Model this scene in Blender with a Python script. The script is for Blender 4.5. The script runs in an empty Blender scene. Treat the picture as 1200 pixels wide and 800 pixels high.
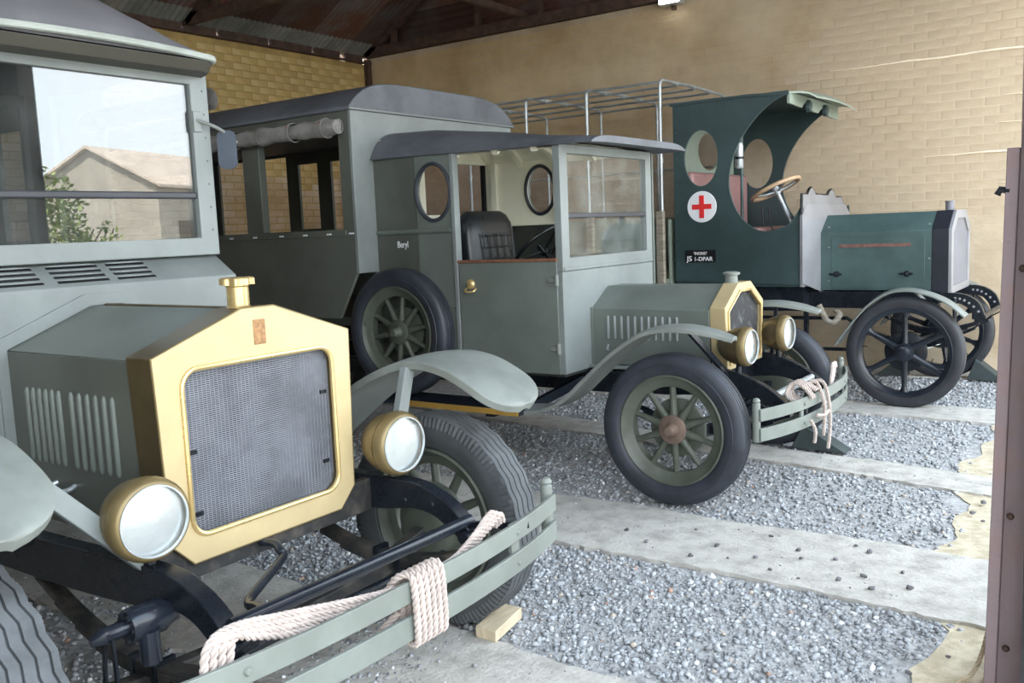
import bpy, bmesh, math, random
import numpy as np
from mathutils import Vector, Matrix

C = bpy.context.scene.collection
PI = math.pi
rad = math.radians
random.seed(7)
rng = np.random.default_rng(11)

# ------------------------------------------------------------------ camera
F_PX, YAW, PITCH, ROLL, CAM_H = 1068.0, rad(125.2), rad(7.0), rad(-2.4), 1.45
cam_d = bpy.data.cameras.new('camera')
cam_d.sensor_width = 36.0
cam_d.lens = F_PX / 1200.0 * 36.0
cam_d.clip_start = 0.05
cam_d.clip_end = 500
cam = bpy.data.objects.new('camera', cam_d)
C.objects.link(cam)
fw = Vector((math.cos(YAW) * math.cos(PITCH), math.sin(YAW) * math.cos(PITCH), -math.sin(PITCH)))
rt0 = Vector((math.sin(YAW), -math.cos(YAW), 0))
up0 = rt0.cross(fw)
rt = rt0 * math.cos(ROLL) + up0 * math.sin(ROLL)
up = -rt0 * math.sin(ROLL) + up0 * math.cos(ROLL)
cam.matrix_world = Matrix(((rt.x, up.x, -fw.x, 0), (rt.y, up.y, -fw.y, 0), (rt.z, up.z, -fw.z, CAM_H), (0, 0, 0, 1)))
bpy.context.scene.camera = cam

# ------------------------------------------------------------------ sky, sun, exposure
SKY_STRENGTH = 3.3
SUN_STRENGTH = 11.0
world = bpy.data.worlds.new('sky')
bpy.context.scene.world = world
world.use_nodes = True
nt = world.node_tree
nt.nodes.clear()
wo = nt.nodes.new('ShaderNodeOutputWorld')
wb = nt.nodes.new('ShaderNodeBackground')
wb.inputs['Strength'].default_value = SKY_STRENGTH
tc = nt.nodes.new('ShaderNodeTexCoord')
sx = nt.nodes.new('ShaderNodeSeparateXYZ')
nt.links.new(tc.outputs['Generated'], sx.inputs[0])
gr = nt.nodes.new('ShaderNodeValToRGB')
gr.color_ramp.elements[0].position = 0.0
gr.color_ramp.elements[0].color = (0.86, 0.94, 1.0, 1)
gr.color_ramp.elements[1].position = 0.8
gr.color_ramp.elements[1].color = (0.60, 0.79, 1.0, 1)
nt.links.new(sx.outputs[2], gr.inputs[0])
wn = nt.nodes.new('ShaderNodeTexNoise')
wn.inputs['Scale'].default_value = 2.2
wn.inputs['Detail'].default_value = 5
nt.links.new(tc.outputs['Generated'], wn.inputs['Vector'])
wr = nt.nodes.new('ShaderNodeMapRange')
wr.inputs[1].default_value, wr.inputs[2].default_value = 0.42, 0.62
nt.links.new(wn.outputs[0], wr.inputs[0])
wm = nt.nodes.new('ShaderNodeMixRGB')
wm.inputs[2].default_value = (0.95, 0.98, 1.0, 1)
nt.links.new(wr.outputs[0], wm.inputs[0])
nt.links.new(gr.outputs[0], wm.inputs[1])
nt.links.new(wm.outputs[0], wb.inputs['Color'])
nt.links.new(wb.outputs[0], wo.inputs[0])

sun_d = bpy.data.lights.new('sun', 'SUN')
sun_d.energy = SUN_STRENGTH
sun_d.angle = rad(0.6)
sun_d.color = (1.0, 0.95, 0.86)
sun = bpy.data.objects.new('sun', sun_d)
C.objects.link(sun)
sun_to = Vector((-0.30, -0.55, 0.80))
sun.rotation_euler = sun_to.to_track_quat('Z', 'Y').to_euler()
sun.location = (0, 0, 12)

vs = bpy.context.scene.view_settings
vs.view_transform = 'Standard'
vs.look = 'None'
vs.exposure = 0.82
vs.gamma = 1.0
vs.use_curve_mapping = False
bpy.context.scene.cycles.max_bounces = 10
bpy.context.scene.cycles.diffuse_bounces = 5
bpy.context.scene.cycles.transparent_max_bounces = 12


# ------------------------------------------------------------------ materials
def srgb(r, g, b):
    def f(c):
        c /= 255.0
        return c / 12.92 if c <= 0.04045 else ((c + 0.055) / 1.055) ** 2.4
    return (f(r), f(g), f(b))


def mat(name, col, rough=0.5, metal=0.0, var=0.10, scale=5.0, bump=0.0, bscale=60.0, col2=None, lo=0.4, hi=0.6,
        attr=None, rand=0.0, spec=0.5, stretch=None, rvar=0.08):
    m = bpy.data.materials.new(name)
    m.use_nodes = True
    t = m.node_tree
    p = t.nodes['Principled BSDF']
    p.inputs['Metallic'].default_value = metal
    p.inputs['Specular IOR Level'].default_value = spec
    co = t.nodes.new('ShaderNodeTexCoord')
    vec = co.outputs['Object']
    if stretch:
        mp = t.nodes.new('ShaderNodeMapping')
        mp.inputs['Scale'].default_value = stretch
        t.links.new(vec, mp.inputs[0])
        vec = mp.outputs[0]
    n = t.nodes.new('ShaderNodeTexNoise')
    n.inputs['Scale'].default_value = scale
    n.inputs['Detail'].default_value = 6
    n.inputs['Roughness'].default_value = 0.62
    t.links.new(vec, n.inputs['Vector'])
    mr = t.nodes.new('ShaderNodeMapRange')
    mr.inputs[1].default_value, mr.inputs[2].default_value = lo, hi
    t.links.new(n.outputs[0], mr.inputs[0])
    mx = t.nodes.new('ShaderNodeMixRGB')
    a = tuple(c * (1 - var) for c in col)
    b = tuple(min(1, c * (1 + var)) for c in col) if col2 is None else col2
    mx.inputs[1].default_value = (*a, 1)
    mx.inputs[2].default_value = (*b, 1)
    t.links.new(mr.outputs[0], mx.inputs[0])
    out = mx.outputs[0]
    if attr or rand:
        mul = t.nodes.new('ShaderNodeMixRGB')
        mul.blend_type = 'MULTIPLY'
        mul.inputs[0].default_value = 1.0
        t.links.new(out, mul.inputs[1])
        if attr:
            at = t.nodes.new('ShaderNodeAttribute')
            at.attribute_name = attr
            t.links.new(at.outputs['Color'], mul.inputs[2])
        else:
            oi = t.nodes.new('ShaderNodeObjectInfo')
            r2 = t.nodes.new('ShaderNodeMapRange')
            r2.inputs[3].default_value, r2.inputs[4].default_value = 1 - rand, 1 + rand
            t.links.new(oi.outputs['Random'], r2.inputs[0])
            t.links.new(r2.outputs[0], mul.inputs[2])
        out = mul.outputs[0]
    t.links.new(out, p.inputs['Base Color'])
    rr = t.nodes.new('ShaderNodeMapRange')
    rr.inputs[3].default_value, rr.inputs[4].default_value = max(0, rough - rvar), min(1, rough + rvar)
    t.links.new(n.outputs[0], rr.inputs[0])
    t.links.new(rr.outputs[0], p.inputs['Roughness'])
    if bump:
        n2 = t.nodes.new('ShaderNodeTexNoise')
        n2.inputs['Scale'].default_value = bscale
        n2.inputs['Detail'].default_value = 4
        t.links.new(vec, n2.inputs['Vector'])
        bp = t.nodes.new('ShaderNodeBump')
        bp.inputs['Strength'].default_value = bump
        bp.inputs['Distance'].default_value = 0.01
        t.links.new(n2.outputs[0], bp.inputs['Height'])
        t.links.new(bp.outputs[0], p.inputs['Normal'])
    return m


def glass_mat(name, ior, tint=(0.9, 0.93, 0.93), dust=0.03, dust_scale=3.0, rough=0.0):
    m = bpy.data.materials.new(name)
    m.use_nodes = True
    t = m.node_tree
    t.nodes.clear()
    o = t.nodes.new('ShaderNodeOutputMaterial')
    tr = t.nodes.new('ShaderNodeBsdfTransparent')
    tr.inputs[0].default_value = (*tint, 1)
    gl = t.nodes.new('ShaderNodeBsdfGlossy')
    gl.inputs['Roughness'].default_value = rough
    fr = t.nodes.new('ShaderNodeFresnel')
    # one index for both faces of the pane (thin sheet, no inner total reflection)
    ge = t.nodes.new('ShaderNodeNewGeometry')
    ex = t.nodes.new('ShaderNodeMath')
    ex.operation = 'MULTIPLY_ADD'
    ex.inputs[1].default_value = -2.0
    ex.inputs[2].default_value = 1.0
    t.links.new(ge.outputs['Backfacing'], ex.inputs[0])
    pw = t.nodes.new('ShaderNodeMath')
    pw.operation = 'POWER'
    pw.inputs[0].default_value = ior
    t.links.new(ex.outputs[0], pw.inputs[1])
    t.links.new(pw.outputs[0], fr.inputs[0])
    mx = t.nodes.new('ShaderNodeMixShader')
    t.links.new(fr.outputs[0], mx.inputs[0])
    t.links.new(tr.outputs[0], mx.inputs[1])
    t.links.new(gl.outputs[0], mx.inputs[2])
    df = t.nodes.new('ShaderNodeBsdfDiffuse')
    df.inputs[0].default_value = (0.6, 0.62, 0.6, 1)
    co = t.nodes.new('ShaderNodeTexCoord')
    n = t.nodes.new('ShaderNodeTexNoise')
    n.inputs['Scale'].default_value = dust_scale
    n.inputs['Detail'].default_value = 7
    n.inputs['Roughness'].default_value = 0.7
    t.links.new(co.outputs['Object'], n.inputs['Vector'])
    mr = t.nodes.new('ShaderNodeMapRange')
    mr.inputs[1].default_value, mr.inputs[2].default_value = 0.42, 0.72
    mr.inputs[3].default_value, mr.inputs[4].default_value = dust * 0.3, dust * 2.2
    t.links.new(n.outputs[0], mr.inputs[0])
    m2 = t.nodes.new('ShaderNodeMixShader')
    t.links.new(mr.outputs[0], m2.inputs[0])
    t.links.new(mx.outputs[0], m2.inputs[1])
    t.links.new(df.outputs[0], m2.inputs[2])
    t.links.new(m2.outputs[0], o.inputs[0])
    return m


def emis(name, col, s):
    m = bpy.data.materials.new(name)
    m.use_nodes = True
    p = m.node_tree.nodes['Principled BSDF']
    p.inputs['Base Color'].default_value = (*col, 1)
    p.inputs['Emission Color'].default_value = (*col, 1)
    p.inputs['Emission Strength'].default_value = s
    return m


M = {}
M['green'] = mat('olive_green_paint', (0.138, 0.160, 0.142), 0.42, var=0.13, scale=2.2, bump=0.03, bscale=25)
M['green_lit'] = mat('lit_green_paint', (0.215, 0.238, 0.232), 0.42, var=0.10, scale=2.5, bump=0.03, bscale=25)  # brighter copy of the olive paint, daylight put into its colour
M['green_shaded'] = mat('shaded_green_paint', (0.100, 0.108, 0.092), 0.45, var=0.13, scale=2.0, bump=0.03, bscale=25)  # darker copy of the olive paint, shade put into its colour
M['green_blue'] = mat('bottle_green_paint', (0.038, 0.064, 0.066), 0.40, var=0.18, scale=2.2, bump=0.03, bscale=25)
M['green_hood'] = mat('sea_green_paint', (0.058, 0.098, 0.097), 0.38, var=0.16, scale=2.5, bump=0.03, bscale=25)
M['pale_green'] = mat('pale_green_paint', (0.27, 0.32, 0.265), 0.5, var=0.10, scale=3)
M['guard_pale'] = mat('pale_guard_paint', (0.205, 0.222, 0.205), 0.45, var=0.12, scale=5, bump=0.03, bscale=30)
M['canvas_roof'] = mat('dark_roof_canvas', (0.112, 0.121, 0.138), 0.52, var=0.20, scale=3.0, bump=0.06, bscale=120)
M['canvas_grey'] = mat('grey_roof_canvas', (0.185, 0.185, 0.200), 0.6, var=0.10, scale=2.5, bump=0.06, bscale=120)
M['curtain'] = mat('grey_canvas', (0.27, 0.26, 0.245), 0.85, var=0.18, scale=7, bump=0.2, bscale=40)
M['cream'] = mat('cream_paint', (0.86, 0.83, 0.68), 0.5, var=0.05, scale=2)
M['black'] = mat('black_chassis_paint', (0.014, 0.018, 0.025), 0.28, var=0.3, scale=9, bump=0.06, bscale=45, col2=(0.024, 0.028, 0.036), lo=0.5, hi=0.8, spec=0.3)
M['black_gloss'] = mat('black_gloss_paint', (0.014, 0.018, 0.026), 0.22, var=0.2, scale=6)
M['dusty_iron'] = mat('dusty_black_iron', (0.030, 0.030, 0.030), 0.6, var=0.3, scale=12, bump=0.15, bscale=50, col2=(0.11, 0.095, 0.08), lo=0.45, hi=0.75)
M['brass'] = mat('brass_paint', srgb(198, 178, 136), 0.36, metal=0.2, var=0.07, scale=3, rvar=0.05)
M['brass_edge'] = mat('polished_brass', srgb(214, 188, 132), 0.28, metal=0.6, var=0.05, scale=4)
M['brass_old'] = mat('dull_brass', srgb(124, 108, 74), 0.40, metal=0.35, var=0.14, scale=6)
M['bronze_dark'] = mat('tarnished_bronze', srgb(118, 104, 78), 0.36, metal=0.7, var=0.18, scale=9)
M['brass_tarnish'] = mat('tarnished_brass', srgb(98, 86, 60), 0.32, metal=0.5, var=0.12, scale=5)
M['visor_shade'] = mat('shaded_visor_paint', (0.050, 0.047, 0.036), 0.5)  # shade under the roof overhang put into the colour
M['moulding'] = mat('pale_roof_moulding', (0.36, 0.39, 0.36), 0.5, var=0.1)
M['ochre_edge'] = mat('ochre_edging', srgb(178, 140, 66), 0.45, metal=0.2, var=0.1)
M['badge'] = mat('worn_bronze_badge', srgb(158, 120, 82), 0.55, metal=0.2, var=0.25, scale=60)
M['copper'] = mat('worn_copper', srgb(150, 105, 82), 0.45, metal=0.5, var=0.15, scale=20)
M['core'] = mat('radiator_core', (0.25, 0.262, 0.295), 0.5, metal=0.2, var=0.15, scale=8)
M['core_dark'] = mat('radiator_core_dark', (0.032, 0.034, 0.040), 0.6, var=0.4, scale=14, bump=0.8, bscale=150, col2=(0.12, 0.12, 0.125), lo=0.52, hi=0.7)
M['rubber'] = mat('grey_tyre_rubber', (0.058, 0.063, 0.066), 0.62, var=0.18, scale=8, bump=0.05, bscale=60)
M['rubber_tread'] = mat('dusty_tyre_rubber', (0.088, 0.094, 0.100), 0.7, var=0.2, scale=9, bump=0.06, bscale=60)
M['rubber_dark'] = mat('black_tyre_rubber', (0.026, 0.028, 0.034), 0.48, var=0.2, scale=8)
M['rubber_blue'] = mat('blue_black_tyre_rubber', (0.030, 0.035, 0.046), 0.5, var=0.2, scale=8)
M['hub_brown'] = mat('brown_hub', srgb(118, 100, 88), 0.5, metal=0.2, var=0.15, scale=12)
M['chrome'] = mat('lamp_reflector', (0.74, 0.77, 0.80), 0.30, metal=0.85, var=0.02, scale=3, rvar=0.03)
M['steel'] = mat('galvanised_steel', (0.50, 0.54, 0.56), 0.40, metal=0.6, var=0.12, scale=12)
M['alu'] = mat('bare_aluminium', (0.33, 0.33, 0.35), 0.42, metal=0.35, var=0.08, scale=4)
M['rad_grey'] = mat('grey_radiator', (0.20, 0.20, 0.225), 0.55, metal=0.1, var=0.08, scale=5)
M['purple_black'] = mat('dark_shroud_paint', (0.016, 0.018, 0.026), 0.34, var=0.15, scale=5)
M['leather'] = mat('black_leather', (0.014, 0.016, 0.019), 0.30, var=0.15, scale=20, bump=0.1, bscale=180)
M['leather_grey'] = mat('grey_leather', (0.22, 0.23, 0.25), 0.5, var=0.1, scale=20)
M['leather_pink'] = mat('pink_brown_leather', srgb(152, 116, 114), 0.5, var=0.08, scale=10)
M['bakelite'] = mat('black_bakelite', (0.010, 0.011, 0.012), 0.22, var=0.1)
M['wood'] = mat('varnished_wood', srgb(190, 160, 128), 0.4, var=0.15, scale=14)
M['wood_grey'] = mat('weathered_wood', srgb(150, 142, 128), 0.8, var=0.25, scale=8, bump=0.2, bscale=50, stretch=(1, 1, 6))
M['wood_block'] = mat('pale_timber', srgb(200, 184, 156), 0.75, var=0.12, scale=7, bump=0.15, bscale=60, stretch=(6, 1, 1))
M['white'] = mat('white_enamel', (0.80, 0.82, 0.85), 0.4, var=0.02)
M['red'] = mat('red_enamel', (0.72, 0.030, 0.030), 0.4, var=0.03)
M['plate_black'] = mat('number_plate_black', (0.008, 0.009, 0.011), 0.35, var=0.1)
M['letter'] = mat('white_lettering', (0.82, 0.83, 0.84), 0.5, var=0.02)
M['faded_red'] = mat('faded_red_strip', srgb(112, 82, 76), 0.6, var=0.2, scale=25)
M['rope'] = mat('cotton_rope', srgb(186, 172, 164), 0.9, var=0.10, scale=25, bump=0.25, bscale=220)
M['rope_dull'] = mat('hemp_rope', srgb(176, 160, 134), 0.9, var=0.14, scale=25, bump=0.25, bscale=220)
M['mirror'] = mat('mirror_back', srgb(92, 99, 112), 0.4, metal=0.3, var=0.08)
M['mirror_glass'] = mat('mirror_glass', (0.8, 0.83, 0.86), 0.03, metal=1.0, var=0.02, rvar=0.01)
M['dark_in'] = mat('dark_interior_paint', (0.030, 0.034, 0.030), 0.6, var=0.2)
M['glass_bright'] = glass_mat('cab_glass', 2.3, tint=(0.66, 0.70, 0.70), dust=0.045, dust_scale=2.0)
M['glass'] = glass_mat('window_glass', 1.5, tint=(0.95, 0.97, 0.97), dust=0.06, dust_scale=4.0)
M['lens'] = glass_mat('lamp_glass', 1.5, tint=(0.98, 0.99, 0.99), dust=0.02, dust_scale=12)
M['concrete'] = mat('pale_concrete', srgb(168, 163, 155), 0.9, var=0.10, scale=9, bump=0.5, bscale=70, col2=srgb(194, 190, 182), lo=0.32, hi=0.58)
M['earth'] = mat('grey_grit_bed', srgb(164, 164, 164), 0.95, var=0.25, scale=30, bump=0.5, bscale=120, col2=srgb(182, 181, 180))
M['sand'] = mat('sandy_ground', srgb(186, 173, 146), 0.95, var=0.10, scale=14, bump=0.4, bscale=160, col2=srgb(204, 192, 168))
M['yard'] = mat('yard_ground', (0.31, 0.305, 0.285), 0.95, var=0.15, scale=1.5, bump=0.3, bscale=30)
M['stone'] = mat('crushed_stone', (1, 1, 1), 0.85, var=0.0, scale=60, bump=0.2, bscale=200, attr='tint')
M['stone_loose'] = mat('loose_stone', srgb(112, 110, 112), 0.9, var=0.25, scale=40, rand=0.35)
M['brick_side'] = mat('limewashed_brick', srgb(188, 165, 136), 0.92, var=0.10, scale=0.9, bump=0.7, bscale=14, col2=srgb(214, 198, 174), attr='tint', lo=0.35, hi=0.65)
M['mortar_side'] = mat('limewashed_mortar', srgb(185, 162, 133), 0.95, var=0.10, scale=0.9, bump=0.7, bscale=14, col2=srgb(211, 195, 171))
M['brick_back'] = mat('ochre_brick', srgb(206, 174, 110), 0.92, var=0.14, scale=2.2, bump=0.4, bscale=30, col2=srgb(210, 184, 130), attr='tint')
M['mortar_back'] = mat('ochre_mortar', srgb(176, 148, 92), 0.95, var=0.15, scale=4, bump=0.3, bscale=30)
M['brick_red'] = mat('red_brick', srgb(168, 98, 72), 0.9, var=0.2, scale=14, bump=0.3, bscale=60, rand=0.2)
M['mortar'] = mat('grey_mortar', srgb(170, 160, 146), 0.95, var=0.1)
M['streak'] = mat('pale_sun_streak', srgb(244, 230, 208), 0.9, var=0.04)  # grazing sunlight put into the colour of the wall streaks
M['rust'] = mat('rusty_corrugated_iron', (0.115, 0.048, 0.030), 0.75, metal=0.0, var=0.3, scale=1.8, col2=(0.10, 0.085, 0.08), lo=0.45, hi=0.66, rand=0.6)
M['eaves_lit'] = mat('eaves_lit_iron', (0.20, 0.20, 0.18), 0.6, metal=0.15, var=0.2, scale=3, rand=0.2)  # pale grey eaves iron, light at the eave put into its colour
M['rust_beam'] = mat('rusty_beam', (0.075, 0.042, 0.030), 0.75, var=0.25, scale=9, bump=0.2, bscale=60)
M['post_rust'] = mat('purple_rust_paint', srgb(156, 138, 142), 0.6, var=0.14, scale=5, bump=0.25, bscale=70, col2=srgb(156, 124, 116), lo=0.5, hi=0.75, spec=0.4)
M['added_board_dark'] = mat('added_dark_board', (0.020, 0.021, 0.024), 0.7, var=0.3, scale=8, bump=0.3, bscale=40)
M['bar_grey'] = mat('dark_grey_bar', (0.045, 0.047, 0.055), 0.45, var=0.1)
M['barn_wall'] = mat('barn_render', srgb(166, 158, 146), 0.9, var=0.1, scale=1.2)
M['barn_roof'] = mat('barn_tiles', srgb(196, 180, 166), 0.9, var=0.12, scale=2.0)
M['leaf'] = mat('bush_leaves', (0.26, 0.31, 0.11), 0.6, var=0.35, scale=2.5)
M['bark'] = mat('bush_bark', (0.09, 0.07, 0.05), 0.9)
M['lamp_glow'] = emis('floodlight_face', (1.0, 0.97, 0.90), 14.0)


# ------------------------------------------------------------------ mesh helpers
def worldloc(o):
    v = Vector((0, 0, 0))
    while o is not None:
        v += o.location
        o = o.parent
    return v


class MB:
    def __init__(self):
        self.v, self.f = [], []

    def add(self, vs_, fs):
        b = len(self.v)
        self.v += [tuple(p) for p in vs_]
        self.f += [tuple(i + b for i in q) for q in fs]
        return self

    def bx(self, x0, x1, y0, y1, z0, z1):
        vs_ = [(x, y, z) for x in (x0, x1) for y in (y0, y1) for z in (z0, z1)]
        return self.add(vs_, [(0, 1, 3, 2), (4, 6, 7, 5), (0, 4, 5, 1), (2, 3, 7, 6), (0, 2, 6, 4), (1, 5, 7, 3)])

    def obox(self, c, ax, ay, az):
        c, ax, ay, az = map(Vector, (c, ax, ay, az))
        vs_ = [c + ax * i + ay * j + az * k for i in (-1, 1) for j in (-1, 1) for k in (-1, 1)]
        return self.add(vs_, [(0, 1, 3, 2), (4, 6, 7, 5), (0, 4, 5, 1), (2, 3, 7, 6), (0, 2, 6, 4), (1, 5, 7, 3)])

    def bar(self, a, b, w, h, upv=(0, 0, 1)):
        a, b = Vector(a), Vector(b)
        d = (b - a)
        L = d.length
        d.normalize()
        s = d.cross(Vector(upv))
        if s.length < 1e-4:
            s = d.cross(Vector((1, 0, 0)))
        s.normalize()
        u = s.cross(d)
        return self.obox((a + b) / 2, d * L / 2, s * w / 2, u * h / 2)

    def tube(self, pts, r, n=10, closed=False, caps=True):
        pts = [Vector(p) for p in pts]
        k = len(pts)
        rs = r if isinstance(r, (list, tuple)) else [r] * k
        ts = []
        for i in range(k):
            if closed:
                t = pts[(i + 1) % k] - pts[i - 1]
            else:
                t = pts[min(i + 1, k - 1)] - pts[max(i - 1, 0)]
            ts.append(t.normalized())
        ref = Vector((0, 0, 1)) if abs(ts[0].z) < 0.9 else Vector((1, 0, 0))
        nrm = (ref - ts[0] * ref.dot(ts[0])).normalized()
        vs_, fs = [], []
        for i in range(k):
            nrm = nrm - ts[i] * nrm.dot(ts[i])
            nrm.normalize()
            bn = ts[i].cross(nrm)
            for j in range(n):
                a = 2 * PI * j / n
                vs_.append(pts[i] + (nrm * math.cos(a) + bn * math.sin(a)) * rs[i])
        m = k if closed else k - 1
        for i in range(m):
            for j in range(n):
                a, b = i * n + j, i * n + (j + 1) % n
                c, d = ((i + 1) % k) * n + (j + 1) % n, ((i + 1) % k) * n + j
                fs.append((a, b, c, d))
        if caps and not closed:
            fs.append(tuple(reversed(range(n))))
            fs.append(tuple(range((k - 1) * n, k * n)))
        return self.add(vs_, fs)

    def lathe(self, prof, c=(0, 0, 0), axis='z', n=32, sign=1):
        """prof: (radius, height) pairs along the axis"""
        c = Vector(c)
        vs_, fs = [], []
        k = len(prof)
        for r, h in prof:
            for j in range(n):
                a = 2 * PI * j / n
                p, q = r * math.cos(a), r * math.sin(a)
                h2 = h * sign
                vs_.append(c + Vector({'z': (p, q, h2), 'x': (h2, p, q), 'y': (q, h2, p)}[axis]))
        for i in range(k - 1):
            for j in range(n):
                fs.append((i * n + j, i * n + (j + 1) % n, (i + 1) * n + (j + 1) % n, (i + 1) * n + j))
        if prof[0][0] > 1e-6:
            fs.append(tuple(reversed(range(n))))
        if prof[-1][0] > 1e-6:
            fs.append(tuple(range((k - 1) * n, k * n)))
        return self.add(vs_, fs)

    def ring(self, prof, c=(0, 0, 0), axis='y', n=48, sign=1):
        """closed profile swept round the axis"""
        c = Vector(c)
        vs_, fs = [], []
        k = len(prof)
        for r, h in prof:
            for j in range(n):
                a = 2 * PI * j / n
                p, q = r * math.cos(a), r * math.sin(a)
                vs_.append(c + Vector({'z': (p, q, h * sign), 'x': (h * sign, p, q), 'y': (q, h * sign, p)}[axis]))
        for i in range(k):
            for j in range(n):
                i2 = (i + 1) % k
                fs.append((i * n + j, i * n + (j + 1) % n, i2 * n + (j + 1) % n, i2 * n + j))
        return self.add(vs_, fs)

    def prism(self, poly, plane, d0, d1, holes=()):
        """poly in the given plane ('xz' runs along y, 'yz' along x, 'xy' along z)"""
        def P(p, d):
            return {'xz': (p[0], d, p[1]), 'yz': (d, p[0], p[1]), 'xy': (p[0], p[1], d)}[plane]
        loops = [list(poly)] + [list(h) for h in holes]
        flat = [p for l in loops for p in l]
        n = len(flat)
        tris = []
        if len(loops) > 1:
            bm = bmesh.new()
            bv = [bm.verts.new((p[0], p[1], 0)) for p in flat]
            b = 0
            eds = []
            for l in loops:
                k = len(l)
                eds += [bm.edges.new((bv[b + i], bv[b + (i + 1) % k])) for i in range(k)]
                b += k
            bm.verts.index_update()
            bmesh.ops.triangle_fill(bm, use_beauty=True, use_dissolve=False, edges=eds, normal=(0, 0, 1))
            bm.verts.index_update()
            tris = [tuple(v.index for v in f.verts) for f in bm.faces]
            bm.free()
        vs_ = [P(p, d0) for p in flat] + [P(p, d1) for p in flat]
        fs = []
        if len(loops) == 1:
            fs += [tuple(range(n)), tuple(reversed(range(n, 2 * n)))]
        else:
            fs += [tuple(t) for t in tris] + [tuple(i + n for i in reversed(t)) for t in tris]
        b = 0
        for l in loops:
            k = len(l)
            for i in range(k):
                j = (i + 1) % k
                fs.append((b + i, b + j, b + j + n, b + i + n))
            b += k
        return self.add(vs_, fs)

    def loft(self, secs, closed=True, caps=True):
        k, n = len(secs), len(secs[0])
        vs_ = [p for s in secs for p in s]
        fs = []
        for i in range(k - 1):
            for j in range(n if closed else n - 1):
                fs.append((i * n + j, i * n + (j + 1) % n, (i + 1) * n + (j + 1) % n, (i + 1) * n + j))
        if caps and closed:
            fs.append(tuple(reversed(range(n))))
            fs.append(tuple(range((k - 1) * n, k * n)))
        return self.add(vs_, fs)

    def strip(self, path, wv, w, t, taper=None):
        """flat bar swept along path; wv is its width direction, w its width, t its thickness"""
        path = [Vector(p) for p in path]
        wv = Vector(wv).normalized()
        secs = []
        for i, p in enumerate(path):
            tg = (path[min(i + 1, len(path) - 1)] - path[max(i - 1, 0)]).normalized()
            nn = tg.cross(wv).normalized()
            ww = w if taper is None else w * taper[i]
            secs.append([p + wv * ww / 2 + nn * t / 2, p - wv * ww / 2 + nn * t / 2, p - wv * ww / 2 - nn * t / 2, p + wv * ww / 2 - nn * t / 2])
        return self.loft(secs)

    def mesh(self, name, smooth=35):
        me = bpy.data.meshes.new(name)
        me.from_pydata(self.v, [], self.f)
        bm = bmesh.new()
        bm.from_mesh(me)
        bmesh.ops.recalc_face_normals(bm, faces=bm.faces)
        bm.to_mesh(me)
        bm.free()
        me.polygons.foreach_set('use_smooth', [True] * len(me.polygons))
        me.set_sharp_from_angle(angle=rad(smooth))
        me.update()
        return me

    def build(self, name, m, parent=None, bevel=0.0, local=False, loc=None, smooth=35, seg=2):
        if not local and parent is not None:
            w = worldloc(parent)
            self.v = [(p[0] - w.x, p[1] - w.y, p[2] - w.z) for p in self.v]
        me = self.mesh(name, smooth)
        me.materials.append(M[m] if isinstance(m, str) else m)
        o = bpy.data.objects.new(name, me)
        C.objects.link(o)
        if parent is not None:
            o.parent = parent
        if loc is not None:
            o.location = loc
        if bevel:
            b = o.modifiers.new('bevel', 'BEVEL')
            b.width = bevel
            b.segments = seg
            b.limit_method = 'ANGLE'
            b.angle_limit = rad(35)
        return o


def inst(src, name, loc, rot=(0, 0, 0), parent=None, scale=None):
    o = bpy.data.objects.new(name, src.data)
    for md in src.modifiers:
        n = o.modifiers.new(md.name, md.type)
        if md.type == 'BEVEL':
            n.width, n.segments, n.limit_method, n.angle_limit = md.width, md.segments, md.limit_method, md.angle_limit
    C.objects.link(o)
    o.parent = parent
    o.location = loc
    o.rotation_euler = rot
    if scale:
        o.scale = scale
    return o


def obj_mesh(name, me, loc=(0, 0, 0), rot=(0, 0, 0), parent=None):
    o = bpy.data.objects.new(name, me)
    C.objects.link(o)
    o.parent = parent
    o.location = loc
    o.rotation_euler = rot
    return o


def tag(o, label, cat, group=None):
    o['label'] = label
    o['category'] = cat
    if group:
        o['group'] = group
    return o


def struct(o):
    o['kind'] = 'structure'
    return o


def stuff(o):
    o['kind'] = 'stuff'
    return o


def empty(name, loc, label, cat, group=None):
    o = bpy.data.objects.new(name, None)
    o.empty_display_size = 0.2
    C.objects.link(o)
    o.location = loc
    return tag(o, label, cat, group)


def oval(cx, cy, rx, ry, n=32):
    return [(cx + rx * math.cos(2 * PI * i / n), cy + ry * math.sin(2 * PI * i / n)) for i in range(n)]


def rrect(x0, x1, y0, y1, r, n=5):
    out = []
    for cx, cy, a0 in ((x1 - r, y1 - r, 0), (x0 + r, y1 - r, 90), (x0 + r, y0 + r, 180), (x1 - r, y0 + r, 270)):
        for i in range(n + 1):
            a = rad(a0 + 90 * i / n)
            out.append((cx + r * math.cos(a), cy + r * math.sin(a)))
    return out


def smooth_path(pts, n=6):
    """Catmull-Rom through pts"""
    P = [Vector(p) for p in pts]
    P = [P[0] * 2 - P[1]] + P + [P[-1] * 2 - P[-2]]
    out = []
    for i in range(1, len(P) - 2):
        for k in range(n):
            t = k / n
            a, b, c, d = P[i - 1], P[i], P[i + 1], P[i + 2]
            out.append(0.5 * ((2 * b) + (c - a) * t + (2 * a - 5 * b + 4 * c - d) * t * t + (3 * b - a - 3 * c + d) * t ** 3))
    out.append(P[-2])
    return out


def resample(pts, step):
    out = [pts[0]]
    acc = 0.0
    for a, b in zip(pts, pts[1:]):
        L = (b - a).length
        if L < 1e-9:
            continue
        d = step - acc
        while d <= L:
            out.append(a + (b - a) * (d / L))
            d += step
        acc = (acc + L) % step
    return out


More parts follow.
